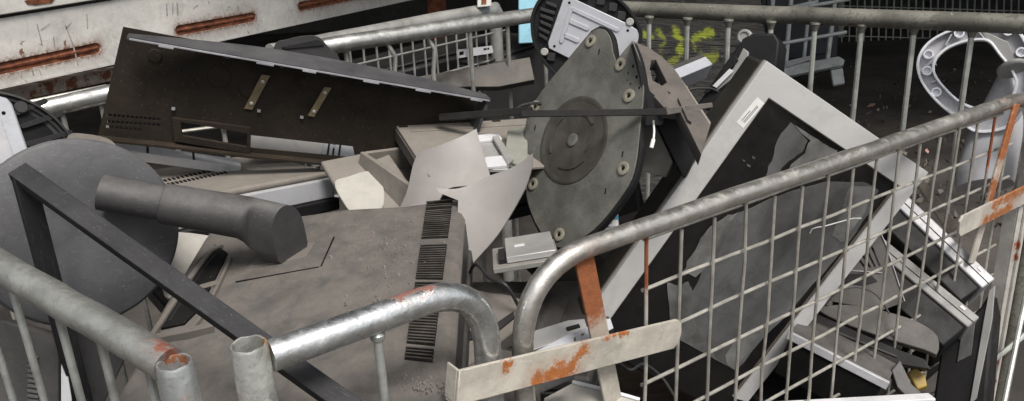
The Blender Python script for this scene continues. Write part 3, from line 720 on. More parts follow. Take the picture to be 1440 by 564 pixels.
# flat lid with metal drive frame
fI = fr3((557, 177, 1.62), (744, 166, 1.72), (584, 217, 1.50)); z = fI.z = 1 if fI.Z @ (CO - fI.o) > 0 else -1
T = thing('flat_plastic_cover', 'flat beige lid panel with a thick dark left edge behind the pale sheets', 'lid', fI.w(.1, .06, -z * .03))
ob('lid_top', box(0, fI.lx * 1.25, 0, .24, *sorted((-z * .006, 0))), m_beige, fI, T, bevel=.0015)
ob('edge_wall', box(-.002, .007, -.0, .24, *sorted((-z * .03, -z * .0063))), m_brown_dust, fI, T, bevel=.001)
ob('ridge', box(.02, fI.lx * 1.2, .035, .038, *sorted((0, z * .002))), m_beige, fI, T, bevel=.0008)
for x in (.004, .2): ob('slot', box(x, x + .018, .004, .010, *sorted((0, z * .0008))), m_black_matt, fI, T)
fI2 = fI.shift(0, 0, z * .008)
T = thing('metal_frame', 'small metal drive frame with two white rails lying on the beige lid', 'drive frame', fI2.w(*fI2.hit(695, 220), 0))
ob('plate', prism(fI2.poly([(672, 200), (696, 200), (716, 238), (684, 238)]), *sorted((-z * .006, 0))), m_metal, fI2, T, bevel=.0008)
for pts in ([(668, 194), (701, 191), (706, 199), (672, 202)], [(681, 225), (712, 222), (716, 236), (684, 239)]):
    ob('rail', prism(fI2.poly(pts), *sorted((z * .0003, z * .006))), m_white, fI2, T, bevel=.001)
ob('arm', prism(fI2.poly([(692, 200), (700, 198), (722, 232), (714, 238)]), *sorted((z * .0065, z * .012))), m_metal, fI2, T, bevel=.001)
fg = fr3((716, 186, 1.58), (738, 178, 1.60), (708, 222, 1.50))
T = thing('grey_block', 'small grey-green plastic block wedged beside the stand base underside', 'block', fg.w(.02, .02, -.03))
ob('body', prism(fg.poly([(714, 182), (742, 178), (742, 235), (722, 230), (709, 220)]), *sorted((0, -.05 if fg.Z @ (CO - fg.o) > 0 else .05))), mat('grey_green_plastic', (.20, .22, .19), .6, 0, .15, 12, dust=.4, bump=.1), fg, T, bevel=.002)

# ---- two thin curved sheets
def sheet(name, label, f, pts, m, th=.0025, bend=0.0, seed=1):
    T = thing(name, label, 'plastic sheet', f.w(*np.mean(f.poly(pts), 0), -.01))
    bm = bmesh.new(); pl = f.poly(pts); bm_prism(bm, pl, -th, 0)
    bmesh.ops.triangulate(bm, faces=[q for q in bm.faces if len(q.verts) > 4])
    bmesh.ops.subdivide_edges(bm, edges=bm.edges[:], cuts=5, use_grid_fill=True)
    cx, cy = np.mean(np.array(pl), 0)
    for v in bm.verts:
        v.co.z += bend * ((v.co.x - cx) ** 2 - .3 * (v.co.y - cy) ** 2)
    ob('sheet', mk(bm), m, f, T); return T
fJ = frn(620, 240, 1.42, nrm(tocam(620, 240) * .8 + UPV * .8 - CR * .15))
sheet('plastic_sheet', 'pale grey four-cornered sheet with curved cut edges, the left one of two', fJ,
      smoothpoly([(670, 181), (674, 196), (680, 215), (689, 241)], 4, False)[:-1] + smoothpoly([(689, 241), (676, 253), (655, 261), (632, 266), (622, 276), (617, 288)], 4, False)[:-1] + [(617, 288), (544, 290)] + smoothpoly([(544, 288), (566, 258), (582, 213), (615, 206), (645, 196), (669, 182)], 4, False)[:-1], m_sheet, .0035, -4.5)
fK = frn(690, 300, 1.34, nrm(tocam(690, 300) + UPV * .25 - CR * .35))
sheet('plastic_sheet', 'pale grey sheet tapering to a low point, in front of the stand base', fK,
      smoothpoly([(752, 219), (752, 235), (745, 258), (733, 280), (700, 328), (670, 362), (648, 388)], 4, False)[:-1] + [(648, 388), (646, 330), (648, 284), (626, 276)] + smoothpoly([(622, 270), (645, 268), (668, 258), (690, 246), (720, 236), (751, 220)], 4, False)[:-1], m_sheet, .0035, 3.5)

# ---- stand base, underside, with rubber feet and swivel
nL = nrm(.66 * tocam(800, 195) + .75 * (-.93 * CR + .37 * CU))
fL = frn(800, 195, 1.47, nL, CR)
base = thing('stand_base', 'dirty grey stand base tipped up to show its underside, rubber feet and swivel disc', 'stand base', fL.w(*fL.hit(790, 345), -.01))
otl = smoothpoly([(841, 40), (851, 43), (858, 55), (861, 72)], 3, False)[:-1] + [(861, 72), (865, 86)] + smoothpoly([(866, 86), (877, 72), (889, 58)], 2, False)[:-1] + smoothpoly([(889, 58), (898, 82), (904, 115), (903, 145), (900, 170), (897, 200), (893, 230), (882, 262), (845, 312), (815, 337), (795, 347), (776, 344), (758, 322), (744, 290), (738, 255), (736, 215), (742, 165), (762, 128), (800, 82), (830, 46)], 3, False)
out = fL.poly(otl)
holes = [circle(*fL.hit(u, v), r, 10) for u, v, r in ((893, 79, .0030), (890, 93, .0036), (899, 92, .003), (883, 103, .003), (895, 108, .0038), (886, 119, .0036), (903, 115, .003), (898, 124, .0034), (882, 113, .002))]
sw = fL.hit(806, 197)
ob('plate', plate(out, holes, -.003, 0, .0006), m_base, fL, base)
c = np.mean(np.array(out), 0)
rim_o = [tuple(c + (np.array(p) - c) * (1.028 if (u < 863 or v > 195) else .985)) for p, (u, v) in zip(out, otl)]
ob('rim', plate(rim_o, [[tuple(c + (np.array(p) - c) * .80) for p in out]], -.016, -.0034, .001), m_black, fL, base)
rs = .0815
ob('swivel', lathe([(rs, .0), (rs, .0012), (rs - .004, .0022), (rs - .009, .0006), (rs - .012, .0006), (.03, .0004), (.0, .0004)], 56), m_base_d, fL.shift(sw[0], sw[1], .0002), base)
for a0, a1, r in ((.3, 1.2, .052), (2.0, 3.3, .058), (4.0, 5.2, .055), (5.5, 6.1, .045)):
    pts = [(r * math.cos(a0 + (a1 - a0) * k / 8), r * math.sin(a0 + (a1 - a0) * k / 8)) for k in range(9)] + [((r - .004) * math.cos(a1 - (a1 - a0) * k / 8), (r - .004) * math.sin(a1 - (a1 - a0) * k / 8)) for k in range(9)]
    ob('swivel_rib', prism(pts, .0007, .0030), m_base_d, fL.shift(sw[0], sw[1], 0), base)
ob('swivel_hub', lathe([(.012, .0004), (.012, .003), (.009, .0042), (.004, .0036)], 20), m_base, fL.shift(sw[0], sw[1], .0002), base)
for u, v in ((831, 58), (873, 91), (885, 135), (753, 150), (750, 259), (877, 237), (787, 330)):
    c_ = fL.hit(u, v); s_ = fL.shift(c_[0], c_[1], .0002)
    fo = ob('rubber_foot', lathe([(.0118, 0), (.0118, .0026), (.0098, .0034), (.0055, .003), (.005, .0008), (.003, .0008)], 22), m_rubber, s_, base)
    ob('foot_hole', prism(circle(0, 0, .0032, 8), .0009, .0016), m_black_matt, s_, fo)
for u, v in ((842, 73), (752, 180), (875, 217), (851, 269), (790, 222)):
    c_ = fL.hit(u, v); ob('mark', prism(capsule(c_[0], c_[1] - .004, c_[0] + .002, c_[1] + .004, .0012, 3), .0, .0006), m_black_matt, fL, base)

# ---- perforated column box beside it
fM = frn(935, 120, 1.39, nrm(.5 * tocam(935, 120) + .9 * UPV + .2 * CR))
colm = thing('stand_column', 'dust-caked black stand column with cut-outs, behind the stand base', 'stand column', at(950, 240, 1.55))
ho = fM.poly([(915, 84), (923, 83), (928, 94), (939, 116), (931, 121), (917, 113), (913, 97)])
ho2 = fM.poly([(937, 126), (945, 131), (940, 133)])
ob('top_face', plate(fM.poly([(890, 58), (910, 66), (928, 78), (944, 92), (953, 104), (975, 140), (998, 176), (986, 215), (968, 178), (955, 152), (934, 150), (914, 128), (903, 95)]), [ho, ho2], -.024, 0, .0012), m_brown_dust, fM, colm)
fM2 = frn(915, 150, 1.37, nrm(tocam(915, 150) + .1 * CR))
ob('front_face', prism(fM2.poly([(890, 60), (904, 96), (914, 128), (938, 149), (932, 176), (892, 178), (889, 165), (903, 140), (900, 110)]), -.05, 0), m_black, fM2, colm, bevel=.001)
fM3 = frn(940, 190, 1.42, nrm(tocam(940, 190) - .1 * CR))
ob('lower_body', prism(fM3.poly([(915, 160), (948, 158), (964, 160), (985, 205), (962, 252), (948, 226), (925, 180)]), -.10, 0), m_black, fM3, colm, bevel=.002)
fM4 = frn(975, 190, 1.44, nrm(.7 * tocam(975, 190) + .6 * UPV + .4 * CR))
ob('side_flap', prism(fM4.poly([(946, 94), (965, 120), (1000, 172), (992, 200), (978, 178), (955, 122)]), -.004, 0), m_beige, fM4, colm, bevel=.001)
ob('ridge', prism(fM.poly([(952, 140), (958, 146), (972, 176), (966, 172)]), .0003, .006), m_brown_dust, fM, colm, bevel=.001)
ob('grey_web', prism(fM3.poly([(893, 178), (918, 168), (946, 228), (935, 250), (895, 240)]), -.06, -.012), mat('dull_metal_web', (.10, .10, .09), .45, .2, .3, 14, dust=.3, bump=.1), fM3, colm, bevel=.002)
cw = thing('cable_plug', 'white cable stub with plug hanging under the stand column', 'cable', at(917, 205, 1.47))
ob('wire', tube([at(919, 170, 1.36), at(920, 185, 1.35), at(919, 197, 1.345)], .0018, 6), m_cable_w, parent=cw)
ob('plug', tube([at(919, 196, 1.345), at(916, 208, 1.343)], .0034, 8), m_cable_w, parent=cw)

# ---- round base with white plate behind
fN = frn(818, 45, 1.86, nrm(tocam(818, 45) + .02 * UPV - .12 * CR))
bn = thing('upturned_stand_foot', 'black round stand base with a white embossed metal plate, behind the stand base', 'stand base', fN.w(*fN.hit(800, 105), -.02))
oN = smoothpoly([(747, 35), (750, 15), (763, -6), (790, -22), (830, -20), (862, -8), (885, 12), (899, 34), (903, 52), (893, 74), (860, 96), (815, 108), (786, 108), (766, 90), (751, 62)], 4)
ob('base_disc', prism(fN.poly(oN), -.025, -.006), m_black, fN, bn, bevel=.003)
cN = np.mean(np.array(fN.poly(oN)), 0); oo = fN.poly(oN)
ob('rim', plate([tuple(x) for x in oo], [[tuple(cN + (np.array(p) - cN) * .955) for p in oo]], -.0055, .006, .001), m_black, fN, bn)
for k in range(6):
    u0, v0, u1, v1 = 760 + (k == 0) * 8 - (k > 3) * 2, 4 + k * 9.0, 783 - k * 2.6, 10 + k * 9.3
    a, b = fN.hit(u0, v0), fN.hit(u1, v1); ob('rib', prism([(a[0], a[1] - .003), (b[0], b[1] - .003), (b[0], b[1] + .0045), (a[0], a[1] + .0045)], -.0058, .003), m_grey_side, fN, bn, bevel=.0008)
for u, v in ((822, -6), (845, 1), (862, 10), (874, 22), (800, 92), (775, 80)):
    a = fN.hit(u, v); ob('pocket', prism(circle(a[0], a[1], .013, 4, a0=.6), -.0058, .001), m_grey_side, fN, bn, bevel=.001)
pw = ob('white_plate', prism(fN.poly([(793, -3), (800, -5), (884, 34), (896, 42), (900, 52), (896, 66), (880, 84), (862, 92), (836, 94), (800, 82), (772, 68), (771, 60)]), -.005, .004), m_white_metal, fN, bn, bevel=.0015)
for p, q, r in (((803, 30), (826, 40), .0035), ((796, 50), (812, 57), .0035), ((806, 13), (868, 42), .003), ((803, 14), (790, 58), .003), ((838, 52), (866, 64), .0035)):
    a, b = fN.hit(*p), fN.hit(*q); ob('emboss', prism(capsule(*a, *b, r * 1.5), .0042, .0068), m_white_metal, fN, pw, bevel=.0016)
for u, v in ((801, 4), (883, 43), (780, 65), (866, 72)):
    a = fN.hit(u, v); ob('screw_hole', prism(circle(*a, .0032, 8), .0035, .0046), m_black_matt, fN, pw)
for u, v in ((886, 31), (766, 73)):
    a = fN.hit(u, v); ob('rubber_foot', lathe([(.009, 0), (.009, .006), (.007, .008)], 16), m_rubber_g, fN.shift(a[0], a[1], .0), bn)

# ---- thin black strip lying across
stp = thing('bezel_strip', 'thin black bezel strip lying level across the stand base', 'bezel strip', at(740, 158, 1.36))
m_strip = mat('black_strip', (.010, .010, .010), .6, 0, .3, 30, spec=.25, dust=.12, dustcol=(.13, .11, .095), bump=.1)
q0, q1, q2 = at(733, 160, 1.36), at(938, 157, 1.335), at(1003, 148, 1.36)
ob('bar', prism([(0, 0), (float(np.linalg.norm(q1 - q0)), 0), (float(np.linalg.norm(q1 - q0)), .011), (0, .011)], -.006, 0), m_strip, Fr(q0 - CU * .0055, q1 - q0, CU), stp, bevel=.0008)
ob('bar', prism([(0.0004, 0), (float(np.linalg.norm(q2 - q1)), .002), (float(np.linalg.norm(q2 - q1)), .010), (0.0004, .0115)], -.006, 0), mat('strip_dusty', (.05, .045, .042), .6, 0, .3, 30, dust=.6, bump=.2), Fr(q1 - CU * .0055, q2 - q1, CU), stp, bevel=.0008)
stp2 = thing('bezel_strip', 'short dark strip with worn edge lying behind the pale sheets', 'bezel strip', at(680, 160, 1.56))
q0, q1 = at(617, 165, 1.60), at(746, 155, 1.52)
ob('bar', box(0, float(np.linalg.norm(q1 - q0)), -.007, .007, -.012, 0), m_strip, Fr(q0, q1 - q0, CU), stp2, bevel=.001)
cab = thing('loose_cable', 'thin black cable looping out beside the stand base', 'cable', at(735, 150, 1.5))
ob('wire', tube(fillet([at(718, 162, 1.55), at(728, 150, 1.53), at(750, 144, 1.54), at(775, 148, 1.56)], .03, 6), .0028, 8), m_cable, parent=cab)

# ---- large broken monitor standing in the gate
fP = Fr((0.4554, 1.4141, 0.6337), (0.8139, 0.0822, -0.5752), (0.5727, 0.0535, 0.818))
wP, hP = .1996, .2800
big = thing('monitor', 'large light grey monitor with a cracked black screen standing on its corner behind the gate', 'monitor', fP.w(0, -hP, -.03))
bl, bt, brr, bb = .042, .047, .030, .045
ob('back_shell', box(-wP + .001, wP - .001, -hP - .06, hP - .001, -.088, -.0165), mat('dark_casing', (.020, .019, .016), .55, 0, .25, 12, spec=.3, dust=.15, dustcol=(.12, .105, .09), bump=.12), fP, big, bevel=.006)
ob('side_seam', box(-wP - .0005, wP + .0005, -hP - .0005, hP + .0005, -.016, -.011), mat('seam_brown', (.16, .12, .10), .6, 0, .3, 20, dust=.5, bump=.2), fP, big)
fo_ = [(-wP, -hP), (wP, -hP), (wP, hP), (-wP, hP)]
fi_ = [(-wP + bl, -hP + bb), (wP - brr, -hP + bb), (wP - brr, hP - bt), (-wP + bl, hP - bt)]
yb = -hP + .012
bz = ob('bezel', plate([(-wP, yb), (-wP + bl, yb - .006), (-wP + bl, hP - bt), (wP - brr, hP - bt), (wP - brr, yb - .02), (wP, yb - .015), (wP, hP), (-wP, hP)], [], -.0105, .003, .0012), m_bezel, fP, big)
ob('inner_lip', plate([(-wP + bl, yb), (-wP + bl + .003, yb), (-wP + bl + .003, hP - bt - .003), (wP - brr - .003, hP - bt - .003), (wP - brr - .003, yb), (wP - brr, yb), (wP - brr, hP - bt), (-wP + bl, hP - bt)], [], -.010, .0005), mat('grimy_lip', (.09, .075, .062), .7, 0, .4, 40, dust=.4, bump=.3), fP, bz)
scr = ob('screen', box(-wP + bl - .01, wP - brr + .01, -hP - .05, hP - bt + .01, -.0108, -.006), m_screen, fP, big)
films = [
    (m_film, [(1003, 330), (1030, 305), (1070, 286), (1110, 270), (1160, 256), (1215, 256), (1236, 268), (1222, 300), (1196, 338), (1168, 372), (1130, 415), (1098, 452), (1066, 484), (1036, 520), (1022, 548), (1006, 520), (996, 498), (980, 478), (966, 450), (970, 420), (985, 388), (996, 355)], -.0059, -.0048, 11),
    (m_film_l, [(938, 398), (955, 402), (968, 396), (974, 410), (972, 440), (985, 470), (1002, 492), (1014, 528), (1022, 560), (1010, 545), (990, 520), (962, 498), (948, 485), (942, 450)], -.0047, -.004, 5),
    (m_film_l, [(960, 382), (972, 360), (985, 335), (1000, 318), (1024, 302), (1040, 298), (1022, 318), (1008, 345), (996, 372), (978, 390)], -.0047, -.004, 6),
    (m_film, [(1112, 172), (1122, 180), (1136, 198), (1128, 214), (1110, 226), (1096, 244), (1076, 250), (1086, 226), (1094, 196)], -.0059, -.0046, 7),
    (m_film_l, [(1118, 176), (1150, 196), (1178, 212), (1168, 230), (1140, 242), (1108, 252), (1112, 232), (1132, 216), (1140, 198)], -.0045, -.0036, 8),
    (m_film_l, [(1195, 262), (1228, 262), (1216, 300), (1186, 340), (1170, 332), (1182, 296)], -.0047, -.004, 9),
    (m_film_l, [(1020, 500), (1032, 480), (1060, 462), (1090, 450), (1060, 482), (1034, 518), (1026, 536)], -.0047, -.004, 12),
    (m_film, [(1040, 300), (1046, 318), (1032, 346), (1018, 366), (1008, 360), (1022, 326)], -.0047, -.004, 4),
]
for m, pts, z0, z1, sd_ in films:
    rr = np.random.default_rng(sd_); pl = []
    for i in range(len(pts)):
        a, b = np.array(pts[i], float), np.array(pts[(i + 1) % len(pts)], float)
        for k in range(3): pl.append(tuple(a + (b - a) * k / 3 + (rr.normal(0, .9, 2) if k else 0)))
    q = fP.poly(pl, z1); q = [(min(max(x, -wP + bl - .004), wP - brr + .004), min(max(y, -hP + bb - .004), hP - bt + .004)) for x, y in q]
    ob('torn_film', prism(q, z0, z1), m, fP, scr)
for u, v, s in ((1060, 222, .004), (1053, 233, .005), (1046, 226, .003), (960, 470, .003), (1030, 370, .002), (1020, 310, .002), (1150, 300, .003), (985, 355, .002)):
    a = fP.hit(u, v, -.005); ob('glass_chip', prism(circle(a[0], a[1], s, 5, s * .5, .8), -.0059, -.0048), m_film_l, fP, scr)
a, b = np.array(fP.hit(1040, 176, .003)), np.array(fP.hit(1070, 141, .003)); d = nrm(b - a); nn = np.array([-d[1], d[0]]) * .009
lb_ = ob('sticker', prism([tuple(a - nn), tuple(b - nn), tuple(b + nn), tuple(a + nn)], .0028, .0034), m_label, fP, big)
for k in (-.45, -.15, .3):
    p = a + nn * k + (b - a) * .15; q = a + nn * k + (b - a) * (.8 if k != .3 else .55); w_ = nn * .07
    ob('print_line', prism([tuple(p - w_), tuple(q - w_), tuple(q + w_), tuple(p + w_)], .0033, .0036), m_ink, fP, lb_)
cw = thing('white_wire', 'short curly white wire caught on the cracked screen', 'wire', at(1180, 315, 1.47))
ob('strand', tube([at(*p) for p in ((1139, 328, 1.46), (1142, 322, 1.455), (1148, 320, 1.45), (1160, 318, 1.45), (1185, 311, 1.45), (1200, 307, 1.45), (1211, 307, 1.46))], .0010, 6), m_cable_w, parent=cw)

# ---- silver ring stand top right
fQ = frn(1365, 100, 1.80, nrm(tocam(1365, 100) + .15 * CU))
rg_ = thing('ring_stand', 'silver ring-shaped monitor stand with hollow channel, top right behind the gate rail', 'stand', at(1390, 270, 1.8))
oR = smoothpoly([(1375, 186), (1345, 166), (1318, 144), (1297, 118), (1289, 92), (1297, 68), (1318, 50), (1350, 38), (1390, 33), (1425, 38), (1442, 56), (1450, 85), (1450, 130), (1425, 175)], 5)
iR = smoothpoly([(1378, 152), (1352, 143), (1330, 124), (1315, 103), (1316, 85), (1330, 70), (1352, 60), (1378, 56), (1392, 60), (1404, 75), (1420, 96), (1428, 120), (1410, 150)], 5)
po, pi_ = fQ.poly(oR), fQ.poly(iR); c = np.mean(np.array(po), 0); ci = np.mean(np.array(pi_), 0)
sc_ = lambda P0, c0, k: [tuple(c0 + (np.array(p) - c0) * k) for p in P0]
m_ring = mat('ring_silver', (.74, .75, .80), .35, .1, .06, 8, grime=.2, dust=.1, bump=.04)
rp = ob('ring_floor', plate(po, [pi_], -.020, -.016), m_silver, fQ, rg_)
ob('outer_wall', plate(po, [sc_(po, c, .965)], -.0158, .0, .0008), m_ring, fQ, rg_)
ob('inner_wall', plate(sc_(pi_, ci, 1.05), [pi_], -.0158, .0, .0008), m_ring, fQ, rg_)
for u, v in ((1349, 47), (1306, 77), (1304, 100), (1317, 130), (1418, 44), (1436, 74)):
    a = fQ.hit(u, v, -.01); ob('screw_boss', lathe([(.011, -.0159), (.0105, -.002), (.0075, -.002), (.007, -.010), (.003, -.010)], 20), m_ring, fQ.shift(a[0], a[1], 0), rg_)
for p, q in (((1330, 62), (1338, 48)), ((1309, 88), (1316, 90)), ((1375, 42), (1385, 54)), ((1310, 115), (1319, 112))):
    a, b = fQ.hit(*p), fQ.hit(*q); ob('rib', prism(capsule(*a, *b, .0016, 3), -.0158, -.003), m_silver, fQ, rg_)
ob('wedge', prism(fQ.poly([(1377, 40), (1418, 58), (1432, 90), (1424, 96), (1405, 74), (1385, 52)]), -.0157, -.006), m_silver_d, fQ, rg_, bevel=.002)
rr_ = []
for (u, v, r) in ((1430, 92, 14), (1428, 102, 22), (1413, 150, 32), (1400, 190, 38), (1388, 240, 42), (1385, 262, 38)):
    c_ = at(u, v, 1.83); k = r * 1.83 / FOC
    rr_.append([c_ + CR * k * math.cos(2 * math.pi * i / 32) + (nrm(.35 * CU - .94 * fw)) * k * .8 * math.sin(2 * math.pi * i / 32) for i in range(32)])
ob('column', loft(rr_), m_silver, None, rg_)
ob('column_top', lathe([(.030, -.006), (.030, .0), (.027, .003)], 28), m_silver_d, Fr(at(1424, 98, 1.765), CR, nrm(.5 * CU - .85 * fw)), rg_)

# ---- pieces behind the top: grey strip end, black monitor with hinge
T, o, f = slab('plastic_bar', 'blue-grey plastic bar end sticking out below the yellow-sprayed bundle', 'bar', (948, 97, 1.92), (992, 79, 1.96), (950, 112, 1.90), .05, mat('blue_grey_plastic', (.36, .38, .42), .45, 0, .1, 10, dust=.2, bump=.05), .002, sx=(-.4, 1), sy=(0, 1))
ob('top_face', box(-f.lx * .4, f.lx, -.012, -.0005, *sorted((-f.z * .05, -f.z * .002))), m_grey_side, f, T, bevel=.001)
fW = frn(1045, 90, 1.72, nrm(tocam(1045, 90) + .2 * UPV - .3 * CR))
bk = thing('monitor', 'black monitor back with a silver hinge cap, behind the large cracked monitor', 'monitor', fW.w(*fW.hit(1040, 150), -.03))
ob('housing', prism(fW.poly([(1044, 54), (1056, 47), (1088, 46), (1096, 60), (1092, 95), (1060, 110), (1010, 150), (978, 150), (990, 132), (1024, 82)]), -.08, 0), m_black, fW, bk, bevel=.005)
ob('pale_spine', prism(fW.poly([(1032, 96), (1046, 68), (1054, 74), (1052, 88), (1030, 112), (1010, 128), (1003, 130)]), .0003, .006), m_silver_d, fW, bk, bevel=.002)
ob('hinge_strip', prism(fW.poly([(990, 132), (1028, 92), (1036, 80), (1040, 86), (1010, 118), (998, 132)]), .0065, .011), m_black, fW, bk, bevel=.001)
ob('white_edge', prism(fW.poly([(1004, 122), (1028, 98), (1034, 101), (1010, 125)]), .0115, .013), m_white, fW, bk, bevel=.0006)
a = fW.hit(1046, 51); ob('hinge_cap', lathe([(.016, -.02), (.016, -.004), (.013, -.001), (.010, -.001), (.009, -.004), (.002, -.004)], 24), m_silver_d, fW.shift(a[0], a[1], .0), bk)
cb_ = thing('loose_cable', 'black cable running between the stand column and the black monitor', 'cable', at(985, 127, 1.68))
ob('wire', tube(fillet([at(960, 130, 1.66), at(975, 124, 1.66), at(1000, 124, 1.67), at(1010, 130, 1.68)], .03, 5), .0028, 8), m_cable, parent=cb_)

# ---- small blue and white carton
fS = frn(856, 313, 1.42, nrm(tocam(853, 312) + .15 * UPV - .1 * CR))
cx_ = thing('carton', 'small blue and white carton tucked behind the stand base edge', 'carton', fS.w(0, -.02, -.01))
ob('card_box', box(-.016, .0155, -.017, .0205, -.025, 0), m_label, fS, cx_, bevel=.0006)
ob('blue_band', box(-.0163, .0158, .004, .0125, -.0253, .0003), m_blue_card, fS, cx_)
for y, x0, x1 in ((-.0015, -.004, .006), (-.008, -.010, .012)):
    ob('print_line', box(x0, x1, y - .0016, y + .0016, .0001, .0004), mat('pale_ink', (.35, .38, .43), .8, 0, .4, 300, bump=0), fS, cx_)

# ---- optical drive and white bracket between the two front panels
T, o, f = slab('optical_drive', 'thin silver optical drive lying below the pale sheet', 'drive', (712, 362, 1.22), (775, 352, 1.22), (697, 337, 1.32), .010, m_metal, .001, sx=(0, 1.1), sy=(0, 1))
ob('tray', box(-.022, f.lx * 1.1 + .004, -.012, f.ly * .9, *sorted((-f.z * .011, -f.z * .019))), mat('grey_drive_tray', (.22, .22, .21), .45, .3, .2, 20, dust=.4, bump=.1), f, T, bevel=.001)
ob('drive_slot', box(.014, .03, f.ly * .45, f.ly * .45 + .008, *sorted((0, f.z * .0012))), m_white, f, T)
ob('latch', box(-.012, -.002, .004, f.ly * .6, *sorted((-f.z * .0108, -f.z * .004))), m_black, f, T)
fU = frn(790, 480, 1.12, nrm(tocam(790, 480) * .7 + UPV * .6))
br = thing('white_bracket', 'bent white metal bracket with slots behind the rusty latch', 'bracket', fU.w(0, 0, -.02))
ob('flange', plate(fU.poly([(742, 500), (800, 470), (822, 462), (846, 450), (858, 448), (862, 461), (848, 468), (824, 482), (780, 500), (742, 512)]), [fU.poly([(806, 475), (810, 473), (811, 479), (807, 481)]), fU.poly([(816, 470), (822, 467), (822, 471), (817, 474)])], -.003, 0, .0005), m_white_metal, fU, br)
fU2 = frn(790, 470, 1.15, nrm(tocam(790, 470) * .5 + UPV * .8))
ob('grey_top', prism(fU2.poly([(735, 470), (800, 450), (822, 448), (826, 462), (800, 474), (740, 496)]), -.004, 0), m_metal, fU2, br, bevel=.001)
ob('black_slot', prism(fU2.poly([(796, 462), (814, 457), (816, 461), (798, 466)]), .0002, .003), m_black, fU2, br)
fu3 = frn(830, 560, 1.15, nrm(tocam(830, 560) * .6 + UPV * .8))
T = thing('pale_board', 'white-edged pale panel at the very bottom under the latch', 'panel', fu3.w(0, 0, -.02))
ob('panel', prism(fu3.poly([(765, 560), (806, 538), (852, 549), (896, 562), (905, 600), (760, 600)]), -.008, 0), m_pale, fu3, T, bevel=.001)
ob('white_edge', prism(fu3.poly([(806, 536), (852, 547), (900, 561), (899, 565), (851, 551), (804, 540)]), .0003, .003), m_white, fu3, T)
fu4 = frn(770, 535, 1.10, nrm(tocam(770, 535)))
T = thing('grey_bar', 'dark grey plastic bar just under the rusty latch', 'bar', fu4.w(0, 0, -.02))
ob('bar', prism(fu4.poly([(740, 548), (806, 522), (808, 532), (745, 560)]), -.02, 0), m_stand, fu4, T, bevel=.001)
# dusty curved cover seen between the two curved tubes
fx = frn(690, 450, 1.22, nrm(tocam(690, 450) * .6 + UPV * .8))
T = thing('dusty_cover', 'dusty grey curved cover seen between the two curved gate tubes', 'cover', fx.w(0, 0, -.03))
ob('cover', prism(fx.poly(smoothpoly([(640, 412), (690, 408), (735, 418), (745, 450), (720, 470), (680, 500), (640, 520)], 3)), -.03, 0, .93), m_grey_dusty, fx, T, bevel=.006)
ob('black_groove', prism(fx.poly([(650, 470), (690, 462), (722, 440), (724, 448), (694, 472), (650, 482)]), .0003, .004), m_black, fx, T)
fx2 = frn(690, 520, 1.12, nrm(tocam(690, 520) * .6 + UPV * .8))
T = thing('dusty_cover', 'brownish dusty panel low between the latch bracket and grey monitor', 'cover', fx2.w(0, 0, -.03))
ob('cover', prism(fx2.poly([(630, 530), (700, 488), (760, 500), (760, 600), (630, 600)]), -.03, 0), m_brown_dust, fx2, T, bevel=.004)

# ---- things seen through the gate, lower right
def edge_monitor(label, b, c, a, deep, mside, mbody, ext=1.0):
    f = fr3(b, c, a); z = 1 if f.Z @ (CO - f.o) > 0 else -1
    T = thing('monitor', label, 'monitor', f.w(f.lx * .5, f.ly, -z * .1))
    ob('front_bezel', box(0, f.lx, 0, f.ly * .62, *sorted((0, -z * .35))), mside, f, T, bevel=.003)
    ob('back_shell', box(.004, f.lx - .004, f.ly * .62 + .0006, f.ly * .62 + deep, *sorted((-z * .004, -z * .34))), mbody, f, T, bevel=.004)
    ob('seam', box(.0, f.lx, f.ly * .30, f.ly * .33, *sorted((z * .0, z * .001))), m_black, f, T)
    ob('button', box(f.lx * .86, f.lx * .90, f.ly * .08, f.ly * .2, *sorted((0, z * .0015))), m_white, f, T)
    return f
edge_monitor('silver-edged monitor on its side, uppermost of the two right of the cracked screen', (1263, 262, 1.78), (1400, 392, 1.66), (1243, 290, 1.77), .05, m_silver, m_black)
edge_monitor('silver-edged monitor on its side, lower of the two right of the cracked screen', (1222, 318, 1.74), (1378, 446, 1.60), (1204, 346, 1.73), .06, m_silver_d, m_black)
fy = frn(1320, 300, 1.80, tocam(1320, 300))
T = thing('brown_rail', 'grimy brown channel rail lying above the silver-edged monitors', 'rail', fy.w(0, 0, -.02))
ob('channel', prism(fy.poly([(1288, 258), (1300, 254), (1350, 322), (1344, 334), (1332, 328)]), -.03, 0), mat('grimy_channel', (.10, .085, .07), .6, .1, .4, 40, bump=.4), fy, T, bevel=.002)
fr3_ = frn(1225, 390, 1.66, nrm(tocam(1225, 390) + .4 * UPV))
T = thing('rear_cover', 'dusty grey monitor rear cover with short black vent slots, behind the gate mesh', 'rear cover', fr3_.w(0, 0, -.04))
sl_ = []
for k in range(4): sl_.append(fr3_.poly([(1203 + k * 7, 362 - k * 5), (1206 + k * 7, 360 - k * 5), (1219 + k * 6.5, 377 - k * 1), (1216 + k * 6.5, 378 - k * 1)]))
ob('panel', plate(fr3_.poly([(1180, 380), (1205, 348), (1232, 318), (1242, 334), (1272, 424), (1240, 436), (1172, 424), (1158, 414)]), sl_, -.004, 0, .0005), m_dim, fr3_, T)
ob('dark_pocket', prism(fr3_.poly([(1184, 386), (1222, 384), (1234, 396), (1216, 402), (1182, 398)]), .0002, .002), m_black, fr3_, T)
ob('white_edge', tube([fr3_.w(*fr3_.hit(*p), .002) for p in ((1234, 318), (1246, 345), (1272, 424))], .0012, 6), m_silver, parent=T)
ob('white_edge', tube([fr3_.w(*fr3_.hit(*p), .002) for p in ((1192, 381), (1213, 382), (1240, 384))], .0014, 6), m_silver, parent=T)
fb2 = frn(1225, 455, 1.62, nrm(tocam(1225, 455) + .5 * UPV))
